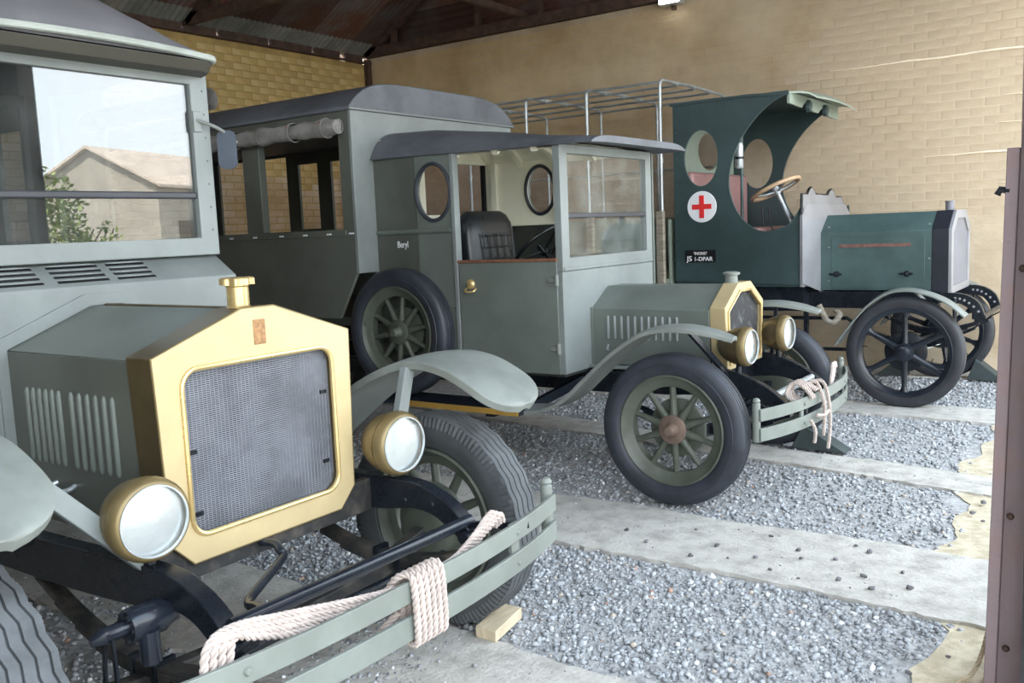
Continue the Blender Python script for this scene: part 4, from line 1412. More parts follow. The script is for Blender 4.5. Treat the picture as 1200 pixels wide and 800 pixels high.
# ------------------------------------------------------------------ TRUCK 2: the middle ambulance
C2 = 4.97
t2 = empty('ambulance', (-1.98, C2, 0), 'olive ambulance in the middle with open cab and the name Beryl on its side', 'ambulance')
BX = -4.09
YN, YF = 4.165, 5.90
side = [(BX - 0.026, 2.235), (BX - 0.026, 1.215), (-4.29, 0.925), (-7.74, 0.925), (-7.74, 2.235)]
bs = MB().prism(side, 'xz', YN, YN + 0.025, [[(-5.60, 1.495), (-4.205, 1.495), (-4.205, 2.14), (-5.60, 2.14)], [(-7.55, 1.495), (-5.75, 1.495), (-5.75, 2.14), (-7.55, 2.14)]]).build('body_side', 'green_shaded', t2)
MB().bx(-5.14, -4.97, YN + 0.002, YN + 0.06, 1.495, 2.14).build('window_post', 'green_shaded', bs, bevel=0.004)
MB().bx(-7.6, -4.18, YN - 0.010, YN, 1.452, 1.488).build('sill_moulding', 'green_shaded', bs, bevel=0.003)
for x in (-4.13, -4.33, -4.55, -4.78, -5.05, -5.30):
    MB().bx(x - 0.02, x + 0.02, YN - 0.014, YN - 0.008, 1.462, 1.472).build('curtain_clip', 'white', bs)
far = MB().prism(side, 'xz', YF - 0.025, YF, [[(-7.62, 1.50), (-7.16, 1.50), (-7.16, 2.2), (-7.62, 2.2)], [(-7.02, 1.50), (-6.63, 1.50), (-6.63, 2.2), (-7.02, 2.2)], [(-6.47, 1.53), (-6.22, 1.53), (-6.22, 2.12), (-6.47, 2.12)], [(-6.05, 1.5), (-4.35, 1.5), (-4.35, 2.12), (-6.05, 2.12)]]).build('body_side', 'green_shaded', t2)
MB().bx(-7.75, BX, YN + 0.02, YF - 0.02, 0.88, 0.93).build('body_floor', 'dark_in', t2)
fr_in = [[(4.81, 1.55), (5.52, 1.55), (5.52, 1.93), (4.81, 1.93)]]
MB().prism([(YN, 1.215), (YF, 1.215), (YF, 2.24), (YN, 2.24)], 'yz', BX - 0.025, BX, fr_in).build('body_front', 'green_lit', t2, bevel=0.003)
MB().prism([(YN + 0.15, 0.60), (YF - 0.2, 0.60), (YF - 0.2, 1.215), (YN + 0.15, 1.215)], 'yz', BX - 0.025, BX).build('body_front_lower', 'green_shaded', t2)
MB().prism([(YN, 0.93), (YF, 0.93), (YF, 2.24), (YN, 2.24)], 'yz', -7.76, -7.74, [[(4.5, 1.45), (5.6, 1.45), (5.6, 2.1), (4.5, 2.1)]]).build('body_back', 'green_shaded', t2)


def arch2(x, y0, y1, zb, rise, p=6, n=28):
    c, hw = (y0 + y1) / 2, (y1 - y0) / 2
    U = [math.sin(t * PI / 2) for t in np.linspace(-1, 1, n + 1)]
    top = [(x, c + hw * u, zb + rise * (1 - abs(u) ** p)) for u in U]
    return top + [(x, c + hw * u, zb - 0.02) for u in reversed(U)]


rr_ = MB().loft([arch2(BX + 0.012, YN - 0.02, YF + 0.02, 2.245, 0.175), arch2(-7.8, YN - 0.02, YF + 0.02, 2.245, 0.175)]).build('body_roof', 'canvas_roof', t2, bevel=0.006, smooth=50)
MB().tube([(BX + 0.014, YN - 0.02, 2.232), (BX + 0.014, YF + 0.02, 2.232)], 0.007, 6).build('roof_beading', 'green_lit', rr_)
# rolled curtain along the near side, strapped up
mb = MB()
n = 26
secs = []
xs = np.linspace(-7.5, -4.16, 60)
for i, x in enumerate(xs):
    rr2 = 0.052 + 0.006 * math.sin(i * 1.9) + 0.004 * math.sin(i * 0.7)
    secs.append([(x, YN - 0.045 + rr2 * 0.85 * math.cos(a) * (1 + 0.10 * math.sin(3 * a + i * 0.3)), 2.125 + rr2 * 1.0 * math.sin(a)) for a in np.linspace(0, 2 * PI, n, endpoint=False)])
mb.loft(secs)
cu = mb.build('rolled_curtain', 'curtain', t2, smooth=60)
MB().tube([(-4.157, YN - 0.045 + (0.010 + 0.0028 * a) * math.cos(a), 2.125 + (0.010 + 0.0028 * a) * math.sin(a)) for a in np.linspace(0, 14, 50)], 0.0035, 6).build('curtain_end', 'curtain', cu)
for x in (-4.26, -4.56, -4.86, -5.16, -5.5, -5.9):
    MB().ring([(0.058, -0.012), (0.063, -0.012), (0.063, 0.012), (0.058, 0.012)], (x, YN - 0.045, 2.125), 'x', 20).build('strap', 'curtain', cu)
    MB().lathe([(0, 0.008), (0.010, 0.006), (0.012, 0)], (x, YN - 0.095, 2.150), 'y', 10, -1).build('buckle', 'copper', cu)

# cab
CN0, CN1, CN2 = 4.345, 4.315, 4.365     # near face: at the body, at the fold, at the screen
XF = -2.72                                # screen plane
YS0, YS1 = 4.365, 5.495
q1 = MB()
# rear quarter: panel behind the fold, and the panel with the oval light
q1.add([(BX, CN0, 0.61), (-3.72, CN1, 0.61), (-3.72, CN1, 1.925), (BX, CN0, 1.925), (BX, CN0 + 0.02, 0.61), (-3.72, CN1 + 0.02, 0.61), (-3.72, CN1 + 0.02, 1.925), (BX, CN0 + 0.02, 1.925)],
       [(0, 1, 2, 3), (4, 7, 6, 5), (0, 4, 5, 1), (3, 2, 6, 7), (0, 3, 7, 4), (1, 5, 6, 2)])
q1.build('quarter_panel', 'green_shaded', t2)


def near_y(x):
    return CN1 + (CN2 - CN1) * (x + 3.72) / (XF + 3.72)


def near_panel(name, poly, holes, m, th=0.022, parent=t2, off=0.0, bevel=0.002):
    mb = MB().prism(poly, 'xz', 0, th, holes)
    mb.v = [(x, near_y(x) + y + off, z) for x, y, z in mb.v]
    return mb.build(name, m, parent, bevel=bevel)


OX, OZ, ORX, ORZ = -3.62, 1.694, 0.138, 0.166
hole_o = oval(-3.565, OZ, 0.115, ORZ)
qp = near_panel('quarter_panel', [(-3.72, 0.61), (-3.44, 0.61), (-3.44, 1.92), (-3.72, 1.92)], [oval(-3.585, OZ, 0.124, ORZ)], 'green')
mb = MB().tube([(x, near_y(x) - 0.006, z) for x, z in oval(-3.585, OZ, 0.128, ORZ + 0.004)], 0.012, 8, closed=True)
mb.build('oval_rim', 'rubber_blue', qp)
MB().tube([(BX + 0.01, CN0 - 0.004, 1.462), (-3.72, CN1 - 0.004, 1.462), (-3.46, near_y(-3.46) - 0.004, 1.462)], 0.016, 8).build('waist_moulding', 'green', qp)
MB().tube([(-3.72, CN1 - 0.002, 0.985), (-3.46, near_y(-3.46) - 0.002, 0.985)], 0.008, 8).build('lower_moulding', 'green', qp)
MB().bx(-3.452, -3.425, near_y(-3.44) - 0.012, near_y(-3.44) + 0.04, 0.61, 1.918).build('door_pillar', 'green_lit', t2, bevel=0.003)
tx = text_obj('name_lettering', 'Beryl', 'letter', t2, (-3.855, CN0 - 0.03 * 0.235 / 0.37 - 0.004, 1.366), 0.056, xscale=0.85, offset=0.0010, rot=(PI / 2, 0, -0.081))
tx['label'] = 'white lettering reading Beryl'
# door
dr = near_panel('door', [(-3.42, 0.615), (-2.745, 0.615), (-2.745, 1.262), (-3.42, 1.262)], [], 'green', th=0.03, off=-0.006, bevel=0.004)
near_panel('door_capping', [(-3.425, 1.262), (-2.742, 1.262), (-2.742, 1.278), (-3.425, 1.278)], [], 'copper', th=0.045, parent=dr, off=-0.012)
hd = MB().lathe([(0.0, 0.022), (0.012, 0.021), (0.024, 0.016), (0.030, 0.008), (0.030, 0)], (-3.335, near_y(-3.335) - 0.006, 1.135), 'y', 20, -1).build('door_handle', 'brass_edge', dr)
MB().tube(smooth_path([(-3.365, near_y(-3.365) - 0.012, 1.11), (-3.36, near_y(-3.36) - 0.034, 1.095), (-3.33, near_y(-3.33) - 0.040, 1.09), (-3.30, near_y(-3.3) - 0.034, 1.095), (-3.297, near_y(-3.297) - 0.012, 1.11)], 4), 0.007, 8).build('handle_bail', 'brass_edge', dr)
for z in (1.155, 0.765):
    hg = MB().tube([(-2.742, near_y(-2.742) - 0.018, z - 0.03), (-2.742, near_y(-2.742) - 0.018, z + 0.03)], 0.013, 10).build('hinge', 'guard_pale', dr)
    MB().bx(-2.80, -2.745, near_y(-2.77) - 0.018, near_y(-2.77) - 0.004, z - 0.014, z + 0.014).build('hinge_leaf', 'guard_pale', dr, bevel=0.004)
# screen and front panel
wf2 = MB().prism([(YS0, 1.20), (YS1, 1.20), (YS1, 1.912), (YS0, 1.912)], 'yz', XF - 0.035, XF + 0.012, [[(YS0 + 0.082, 1.278), (YS1 - 0.075, 1.278), (YS1 - 0.075, 1.862), (YS0 + 0.082, 1.862)]]).build('windscreen_frame', 'green_lit', t2, bevel=0.004)
MB().bx(XF - 0.012, XF - 0.007, YS0 + 0.08, YS1 - 0.07, 1.525, 1.864).build('windscreen_glass', 'glass', t2)
MB().bx(XF - 0.018, XF - 0.013, YS0 + 0.08, YS1 - 0.07, 1.276, 1.505).build('windscreen_glass', 'glass', t2)
MB().bx(XF - 0.022, XF + 0.004, YS0 + 0.08, YS1 - 0.07, 1.500, 1.528).build('divider_bar', 'bar_grey', wf2, bevel=0.005)
MB().prism([(YS0, 0.615), (YS1, 0.615), (YS1, 1.20), (YS0, 1.20)], 'yz', XF - 0.035, XF + 0.010).build('scuttle', 'green_lit', t2, bevel=0.004)
MB().bx(XF + 0.01, XF + 0.018, YS0 + 0.01, YS1 - 0.01, 1.205, 1.225).build('scuttle_beading', 'green_lit', t2, bevel=0.003)
# far side of the cab, cream inside
fs_ = MB().prism([(BX, 0.61), (XF, 0.61), (XF, 1.93), (BX, 1.93)], 'xz', 5.53, 5.55, [oval(-3.585, 1.72, 0.118, 0.165), [(-3.42, 1.262), (-2.76, 1.262), (-2.76, 1.90), (-3.42, 1.90)]]).build('cab_side', 'green', t2)
MB().prism([(BX, 1.482), (-3.425, 1.482), (-3.425, 1.93), (BX, 1.93)], 'xz', 5.512, 5.528, [oval(-3.585, 1.72, 0.118, 0.165)]).build('lining', 'cream', fs_)
MB().prism([(BX, 0.62), (XF, 0.62), (XF, 1.26), (-3.425, 1.26), (-3.425, 1.478), (BX, 1.478)], 'xz', 5.512, 5.528).build('lining_lower', 'dark_in', fs_)
MB().bx(BX + 0.03, -3.42, 5.495, 5.512, 1.474, 1.490).build('lining_rail', 'cream', fs_, bevel=0.003)
MB().tube([(x, 5.506, z) for x, z in oval(-3.585, 1.72, 0.122, 0.169)], 0.013, 8, closed=True).build('oval_rim', 'rubber_dark', fs_)
for x in (-3.98, -3.44):
    MB().bx(x - 0.025, x + 0.025, 5.485, 5.512, 1.49, 1.93).build('lining_post', 'cream', fs_, bevel=0.003)
MB().prism([(CN0 + 0.03, 1.262), (5.512, 1.262), (5.512, 2.05), (CN0 + 0.06, 2.05), (CN0 + 0.03, 1.95)], 'yz', BX + 0.004, BX + 0.018, [[(4.825, 1.57), (5.50, 1.57), (5.50, 1.925), (4.825, 1.925)]]).build('bulkhead_lining', 'cream', t2)
MB().bx(BX + 0.018, BX + 0.034, 4.80, 5.512, 1.925, 1.955).build('bulkhead_rail', 'cream', t2)
MB().bx(BX + 0.004, BX + 0.03, 5.475, 5.505, 1.57, 1.925).build('bulkhead_jamb', 'plate_black', t2)
MB().bx(BX, XF, 4.37, 5.53, 0.60, 0.635).build('cab_floor', 'dark_in', t2)
MB().bx(BX + 0.02, BX + 0.05, 4.36, 5.51, 0.63, 1.262).build('bulkhead_lower', 'dark_in', t2)


# cab roof: high and rounded at the body, thin at the front
def croof(x, y0, y1, zb, rise, p, dz=-0.004):
    c, hw = (y0 + y1) / 2, (y1 - y0) / 2
    U = [math.sin(t * PI / 2) for t in np.linspace(-1, 1, 41)]
    top = [(x, c + hw * u, zb + rise * (1 - abs(u) ** p)) for u in U]
    return top + [(x, c + hw * u * 0.99, zb + dz + max(0, rise - 0.035) * (1 - abs(u) ** p)) for u in reversed(U)]


cr = MB().loft([croof(BX + 0.002, 4.315, 5.585, 1.925, 0.185, 7), croof(-3.75, 4.30, 5.585, 1.920, 0.178, 7), croof(-3.3, 4.31, 5.58, 1.912, 0.135, 6), croof(-2.9, 4.33, 5.57, 1.908, 0.082, 6), croof(-2.49, 4.345, 5.57, 1.905, 0.042, 8)]).build('cab_roof', 'canvas_roof', t2, smooth=50)
for x in (-3.75, -3.45, -3.15, -2.88):
    rs_ = float(np.interp(x, [-4.1, -3.75, -3.3, -2.9], [0.185, 0.178, 0.135, 0.082]))
    MB().strip([(x, 4.945 + 0.575 * u, 1.897 + max(0, rs_ - 0.035) * (1 - abs(u) ** 6)) for u in [math.sin(t * PI / 2) for t in np.linspace(-1, 1, 21)]], (1, 0, 0), 0.04, 0.03).build('roof_rib', 'cream', cr)
def clin(x, rise, z, p=6.5):
    U = [math.sin(t * PI / 2) for t in np.linspace(-1, 1, 25)]
    return [(x, 4.945 + 0.585 * u, z + max(0, rise - 0.035) * (1 - abs(u) ** p)) for u in U]
MB().loft([clin(BX + 0.02, 0.185, 1.912), clin(-3.75, 0.178, 1.908), clin(-3.3, 0.135, 1.901), clin(-2.9, 0.082, 1.897), clin(XF - 0.04, 0.062, 1.895)], closed=False).build('ceiling_lining', 'cream', cr)
# seats
def seat(y0, y1, m, nm):
    c = (y0 + y1) / 2
    hw = (y1 - y0) / 2
    secs = []
    for z, s, dx, t in ((0.98, 0.97, 0.0, 0.075), (1.10, 1.0, -0.01, 0.085), (1.30, 1.0, -0.025, 0.085), (1.42, 0.98, -0.035, 0.080), (1.50, 0.93, -0.042, 0.072), (1.55, 0.82, -0.048, 0.055), (1.575, 0.66, -0.05, 0.03)):
        ring = []
        for i in range(28):
            a = 2 * PI * i / 28
            ca, sa = math.cos(a), math.sin(a)
            ring.append((-3.52 + dx + t * math.copysign(abs(ca) ** 0.6, ca), c + hw * s * math.copysign(abs(sa) ** 0.45, sa), z))
        secs.append(ring)
    o = MB().loft(secs).build(nm, m, t2, smooth=60)
    return o


sb = seat(4.53, 5.06, 'leather', 'seat_back')
for k in range(5):
    y = 4.64 + k * 0.078
    MB().tube([(-3.436 - (z - 1.10) * 0.075, y, z) for z in np.linspace(1.08, 1.44, 8)], 0.005, 6).build('seam', 'leather', sb)
for k in range(5):
    z = 1.12 + k * 0.075
    MB().tube([(-3.434 - (z - 1.10) * 0.075, y, z) for y in np.linspace(4.64, 4.952, 8)], 0.005, 6).build('seam', 'leather', sb)
s2 = MB().bx(-3.80, -3.66, 4.40, 4.62, 1.0, 1.50).build('seat_wing', 'leather_grey', t2, bevel=0.05)
MB().bx(-3.55, -3.05, 4.50, 5.40, 0.82, 0.98).build('seat_cushion', 'leather', t2, bevel=0.04)
MB().bx(-3.55, -3.05, 4.50, 5.40, 0.635, 0.82).build('seat_box', 'dark_in', t2)
# steering wheel
def steering(parent, c, ax, R, tr, m_rim, m_spoke, nsp, col_len, tilt0=0.3):
    c, ax = Vector(c), Vector(ax).normalized()
    u = ax.cross(Vector((0, 1, 0))).normalized()
    v = ax.cross(u)
    o = MB().tube([c + (u * math.cos(a) + v * math.sin(a)) * R for a in np.linspace(0, 2 * PI, 40, endpoint=False)], tr, 8, closed=True).build('steering_wheel', m_rim, parent, smooth=60)
    for k in range(nsp):
        a = tilt0 + 2 * PI * k / nsp
        MB().tube([c - ax * 0.03, c - ax * 0.02 + (u * math.cos(a) + v * math.sin(a)) * R * 0.5, c + (u * math.cos(a) + v * math.sin(a)) * R], [0.010, 0.008, 0.007], 8).build('wheel_spoke', m_spoke, o)
    MB().tube([c + ax * 0.012, c - ax * 0.05], [0.028, 0.03], 16).build('wheel_boss', m_spoke, o)
    MB().tube([c - ax * 0.04, c - ax * col_len], 0.018, 12).build('steering_column', m_spoke, o)
    return o


steering(t2, (-3.13, 4.80, 1.335), (-0.66, 0, 0.75), 0.195, 0.013, 'bakelite', 'bakelite', 3, 0.62, 0.9)

# bonnet, radiator
hood2 = MB().prism([(C2 - 0.300, 0.965), (C2 - 0.095, 1.085), (C2 + 0.095, 1.085), (C2 + 0.300, 0.965), (C2 + 0.29, 0.955), (C2 + 0.09, 1.073), (C2 - 0.09, 1.073), (C2 - 0.29, 0.955)], 'yz', -2.71, -1.972).build('hood_top', 'green', t2, bevel=0.003)
for sg in (-1, 1):
    y0 = C2 + sg * 0.300
    sd = MB().bx(-2.71, -1.972, min(y0, y0 - sg * 0.012), max(y0, y0 - sg * 0.012), 0.64, 0.965).build('hood_side', 'green', t2, bevel=0.002)
    MB().bx(-2.72, -2.70, min(y0, y0 + sg * 0.012), max(y0, y0 + sg * 0.012), 0.62, 0.975).build('hood_flange', 'green', sd)
    for k in range(11):
        x = -2.600 + k * 0.0435
        MB().lathe([(0.0, -0.070), (0.006, -0.067), (0.0095, -0.060), (0.0095, 0.060), (0.006, 0.067), (0.0, 0.070)], (x, y0, 0.858), 'z', 10).build('louvre', 'green_lit', sd)
    MB().bx(-2.72, -1.98, min(y0, y0 + sg * 0.05), max(y0, y0 + sg * 0.05), 0.62, 0.638).build('hood_ledge', 'green_lit', sd, bevel=0.003)
    MB().tube([(-2.60, y0 + sg * 0.005, 0.725), (-2.60, y0 + sg * 0.02, 0.73), (-2.59, y0 + sg * 0.02, 0.76)], 0.006, 8).build('catch', 'steel', sd)
rad2 = octo(C2 + 0.0, 0.095, 0.293, 0.270, 1.102, 0.980, 0.632)
hole2 = octo(C2, 0.082, 0.256, 0.236, 1.055, 0.952, 0.662)
rs2 = MB().prism(rad2, 'yz', -1.972, -1.880, [hole2]).build('radiator_shell', 'brass', t2, bevel=0.004)
rs2['label'] = 'brass-coloured eight-sided radiator surround'
MB().tube([(-1.879, y, z) for y, z in hole2], 0.008, 8, closed=True).build('bead', 'brass_edge', rs2)
MB().prism(octo(C2, 0.086, 0.260, 0.240, 1.060, 0.956, 0.658), 'yz', -1.93, -1.90).build('radiator_core', 'core_dark', t2)
MB().lathe([(0.034, 0), (0.034, 0.05), (0.046, 0.052), (0.048, 0.064), (0.030, 0.070), (0.0, 0.070)], (-1.935, C2 - 0.06, 1.095), 'z', 20).build('filler_cap', 'guard_pale', rs2)
for sg in (-1, 1):
    y = C2 + sg * 0.33
    top = [(p.x, p.z) for p in smooth_path([(-7.4, 0, 0.60), (-3.0, 0, 0.60), (-2.3, 0, 0.62), (-1.95, 0, 0.655), (-1.80, 0, 0.640), (-1.66, 0, 0.585), (-1.56, 0, 0.52), (-1.50, 0, 0.455)], 4)]
    bot = [(p.x, p.z) for p in smooth_path([(-7.4, 0, 0.48), (-3.0, 0, 0.48), (-2.3, 0, 0.49), (-1.95, 0, 0.51), (-1.80, 0, 0.520), (-1.67, 0, 0.49), (-1.58, 0, 0.45), (-1.525, 0, 0.415)], 4)]
    rail(MB(), y, 0.05, top, bot).build('chassis_rail', 'black', t2, bevel=0.004)
    spg = MB()
    for q in range(4):
        a = 0.47 - q * 0.09
        spg.strip([(-1.98 + a * u, y, 0.33 - q * 0.011 + 0.10 * (u * a / 0.47) ** 2) for u in np.linspace(-1, 1, 15)], (0, 1, 0), 0.05, 0.010)
    spg.build('leaf_spring', 'black', t2)
    yw = 4.235 if sg == -1 else 5.70
    mg = mudguard('mudguard', [(-1.665, 0.872), (-1.78, 0.905), (-1.95, 0.925), (-2.12, 0.90), (-2.30, 0.79), (-2.47, 0.645), (-2.62, 0.515), (-2.78, 0.445), (-2.95, 0.432)], yw + 0.03 * -sg, 0.125, 'guard_pale', t2, lambda u: 0.25 + 0.75 * math.sin(min(1, u / 0.42) * PI / 2) if u < 0.42 else 1.0, t=0.022)
    MB().bar((-1.93, yw - sg * 0.06, 0.905), (-1.85, C2 + sg * 0.35, 0.63), 0.03, 0.018, (1, 0, 0)).build('mudguard_bracket', 'black', mg)
    rb = MB().bx(-4.05, -2.86, yw - 0.14, yw + 0.14, 0.415, 0.440).build('running_board', 'black_gloss', t2, bevel=0.003)
    ye = yw + sg * 0.142
    MB().bx(-3.75, -2.865, min(ye, ye + sg * 0.008), max(ye, ye + sg * 0.008), 0.414, 0.446).build('board_edging', 'ochre_edge', rb)
    MB().bx(-3.2, -3.14, C2 + sg * 0.33 - 0.02, yw, 0.36, 0.415).build('board_bracket', 'black', rb)
    MB().bar((-2.92, yw - sg * 0.10, 0.43), (-2.72, C2 + sg * 0.40, 0.56), 0.05, 0.05).build('board_stay', 'black_gloss', rb)
    hl = headlight(t2, (-1.735, C2 + sg * 0.310, 0.778), 0.103, 0.185, shell='bronze_dark', rim='brass_old', yaw=rad(-3))
    MB().tube([(-1.80, C2 + sg * 0.325, 0.60), (-1.80, C2 + sg * 0.312, 0.690)], [0.02, 0.013], 10).build('lamp_stalk', 'black', t2)
MB().tube([(-1.60, C2 - 0.34, 0.525), (-1.60, C2 + 0.34, 0.525)], 0.020, 14).build('front_cross_tube', 'steel', t2)
MB().bx(-1.99, -1.95, C2 - 0.31, C2 + 0.31, 0.52, 0.63).build('front_crossmember', 'black', t2)
ax = [(-1.98, C2 - 0.66, 0.40), (-1.98, C2 - 0.50, 0.34), (-1.98, C2 - 0.3, 0.30), (-1.98, C2, 0.29), (-1.98, C2 + 0.3, 0.30), (-1.98, C2 + 0.50, 0.34), (-1.98, C2 + 0.66, 0.40)]
MB().strip(smooth_path(ax, 4), (1, 0, 0), 0.05, 0.06).build('front_axle', 'black', t2, bevel=0.006)
MB().tube([(-2.08, C2 - 0.55, 0.31), (-2.08, C2 + 0.55, 0.31)], 0.014, 10).build('tie_rod', 'black', t2)
MB().tube([(-2.2, C2 + 0.05, 0.52), (-1.95, C2 + 0.05, 0.50), (-1.75, C2 + 0.05, 0.42)], 0.05, 14).build('steering_box', 'black_gloss', t2)
MB().tube([(-5.9, C2 - 0.7, 0.40), (-5.9, C2 + 0.7, 0.40)], 0.04, 12).build('rear_axle', 'black', t2)
wheel('ribbed', t2, (-1.985, 4.235, 0.397), phase=-0.03)
wheel('ribbed', t2, (-1.985, 5.70, 0.397), flip=True, phase=0.2)
wheel('ribbed', t2, (-5.9, 4.26, 0.397), phase=0.1)
wheel('ribbed', t2, (-5.9, 5.68, 0.397), flip=True, phase=0.1)
sw = wheel('ribbed', t2, (-3.83, 4.235, 0.845), phase=0.12, hub_mat='green_rim')
sw.name = 'spare_wheel'
bumper(t2, C2, 0.745, -1.53, -1.415, 0.375, 0.440, 0.475, 0.535, 'guard_green', (0.50,))
for sg in (-1, 1):
    MB().bar((-1.54, C2 + sg * 0.33, 0.46), (-1.43, C2 + sg * 0.33, 0.46), 0.03, 0.03).build('bumper_iron', 'black', t2)
# rope on the middle bumper
rp = MB()
rr3 = 0.0105
for k in range(4):
    y = 4.62 + k * 0.03
    rope_mb(rp, smooth_path([(-1.47, y - 0.02, 0.50), (-1.52, y - 0.03, 0.545), (-1.50, y, 0.600), (-1.45, y + 0.015, 0.585), (-1.40, y + 0.03, 0.52 if k < 2 else 0.555)], 5), rr3, n=5)
rope_mb(rp, smooth_path([(-1.47, 4.74, 0.575), (-1.42, 4.76, 0.590), (-1.385, 4.77, 0.50), (-1.38, 4.775, 0.40), (-1.385, 4.77, 0.30)], 6), rr3, n=5)
rope_mb(rp, smooth_path([(-1.46, 4.78, 0.59), (-1.40, 4.81, 0.585), (-1.375, 4.835, 0.48), (-1.37, 4.84, 0.34), (-1.375, 4.82, 0.225)], 6), rr3, n=5)
rope_mb(rp, smooth_path([(-1.40, 4.60, 0.42), (-1.385, 4.63, 0.36), (-1.39, 4.63, 0.29)], 6), rr3, n=5)
rope_mb(rp, smooth_path([(-1.385, 4.66, 0.435), (-1.375, 4.75, 0.42), (-1.375, 4.84, 0.43)], 6), rr3, n=5)
for k in range(3):
    rope_mb(rp, smooth_path([(-1.43, 4.90, 0.40 + 0.01 * k), (-1.445, 5.08, 0.47), (-1.455, 5.17 + 0.02 * k, 0.56), (-1.47, 5.24 + 0.025 * k, 0.615), (-1.475, 5.275 + 0.025 * k, 0.58)], 6), rr3, n=5)
tag(rp.build('rope', 'rope'), 'pale rope tied in a hanging knot on the bumper of the middle ambulance', 'rope')


# wedges
def wedge(x0, x1, y0, y1, h, m, flip=False):
    xa, xb = (x0, x1)
    prof = [(xa, 0.006), (xb, 0.006), (xa + (xb - xa) * 0.22, h)] if not flip else [(xa, 0.006), (xb, 0.006), (xb - (xb - xa) * 0.22, h)]
    return MB().prism(prof, 'xz', y0, y1).build('wheel_chock', m, bevel=0.004)


M['chock'] = mat('dark_green_chock', (0.040, 0.055, 0.055), 0.6, var=0.2, scale=9)
tag(wedge(-1.83, -1.49, 5.60, 5.74, 0.16, 'chock'), 'dark green wedge on the concrete before the far front tyre of the middle ambulance', 'chock')

# ------------------------------------------------------------------ TRUCK 3: the red cross truck
C3 = 7.93
t3 = empty('truck', (-1.49, C3, 0), 'bottle-green open-cab truck with a red cross and bare hoops against the brick wall', 'truck')
N3, F3 = 7.25, 8.60
cut = [(-2.262, 1.52), (-2.275, 1.54), (-2.35, 1.42), (-2.45, 1.365), (-2.56, 1.345), (-2.66, 1.375), (-2.76, 1.455), (-2.83, 1.57), (-2.868, 1.70), (-2.87, 1.80), (-2.845, 1.93), (-2.79, 2.06), (-2.71, 2.18), (-2.61, 2.285), (-2.50, 2.365), (-2.375, 2.415)]
cutp = [(p.x, p.z) for p in smooth_path([(x, 0, z) for x, z in cut], 3)]
body3 = [(-3.36, 2.435), (-3.36, 0.95), (-2.262, 0.915)] + cutp + [(-2.375, 2.44), (-2.7, 2.44)]
ov3 = oval(-3.112, 1.972, 0.150, 0.232)
cs = MB().prism(body3, 'xz', N3, N3 + 0.022, [ov3]).build('cab_side', 'green_blue', t3, bevel=0.002)
MB().tube([(x, N3, z) for x, z in cutp], 0.004, 6).build('cutout_edging', 'green_hood', cs)
MB().tube([(x, N3 + 0.003, z) for x, z in ov3], 0.004, 6, closed=True).build('oval_edging', 'green_hood', cs)
cf = MB().prism(body3, 'xz', F3 - 0.022, F3, [ov3]).build('cab_side', 'green_blue', t3, bevel=0.002)
for k in range(9):
    MB().lathe([(0, 0.004), (0.006, 0.003), (0.007, 0)], (-3.3 + k * 0.11, N3, 2.40), 'y', 8, -1).build('rivet', 'green_hood', cs)
for k in range(6):
    MB().lathe([(0, 0.004), (0.006, 0.003), (0.007, 0)], (-3.335, N3, 1.1 + k * 0.22), 'y', 8, -1).build('rivet', 'green_hood', cs)
# red cross roundel and number plate
rc = MB().lathe([(0.0, 0.006), (0.128, 0.006), (0.130, 0.003), (0.130, 0.0)], (-3.108, N3, 1.572), 'y', 48, -1).build('roundel', 'white', cs)
rc['label'] = 'white disc with a red cross'
MB().bx(-3.108 - 0.086, -3.108 + 0.086, N3 - 0.010, N3 - 0.005, 1.572 - 0.021, 1.572 + 0.021).build('red_cross', 'red', rc)
MB().bx(-3.108 - 0.021, -3.108 + 0.021, N3 - 0.0105, N3 - 0.005, 1.572 - 0.094, 1.572 + 0.094).build('red_cross', 'red', rc)
pl_ = MB().bx(-3.262, -2.990, N3 - 0.006, N3, 1.108, 1.212).build('number_plate', 'plate_black', cs)
pl_['label'] = "black plate reading 'INGRID' JS1-DPAR"
text_obj('plate_lettering', "'INGRID'", 'letter', pl_, (-3.126, N3 - 0.0075, 1.172), 0.034, xscale=0.95, offset=0.0004)
text_obj('plate_lettering', 'JS', 'letter', pl_, (-3.250, N3 - 0.0075, 1.120), 0.060, xscale=1.1, offset=0.0006, align='LEFT')
text_obj('plate_lettering', '1-DPAR', 'letter', pl_, (-3.186, N3 - 0.0075, 1.120), 0.048, xscale=1.05, offset=0.0006, align='LEFT')
# rear bulkhead with its oval
MB().prism([(N3 + 0.022, 0.95), (F3 - 0.022, 0.95), (F3 - 0.022, 2.43), (N3 + 0.022, 2.43)], 'yz', -3.365, -3.345, [oval(7.985, 2.075, 0.245, 0.165)]).build('bulkhead', 'pale_green', t3)
# roof and scalloped visor
def r3(x, z, rise, t=0.02):
    return [(x, y, z + rise * (1 - ((y - 7.925) / 0.69) ** 2)) for y in np.linspace(N3 - 0.015, F3 + 0.015, 17)] + [(x, y, z - t + rise * (1 - ((y - 7.925) / 0.69) ** 2)) for y in np.linspace(F3 + 0.015, N3 - 0.015, 17)]


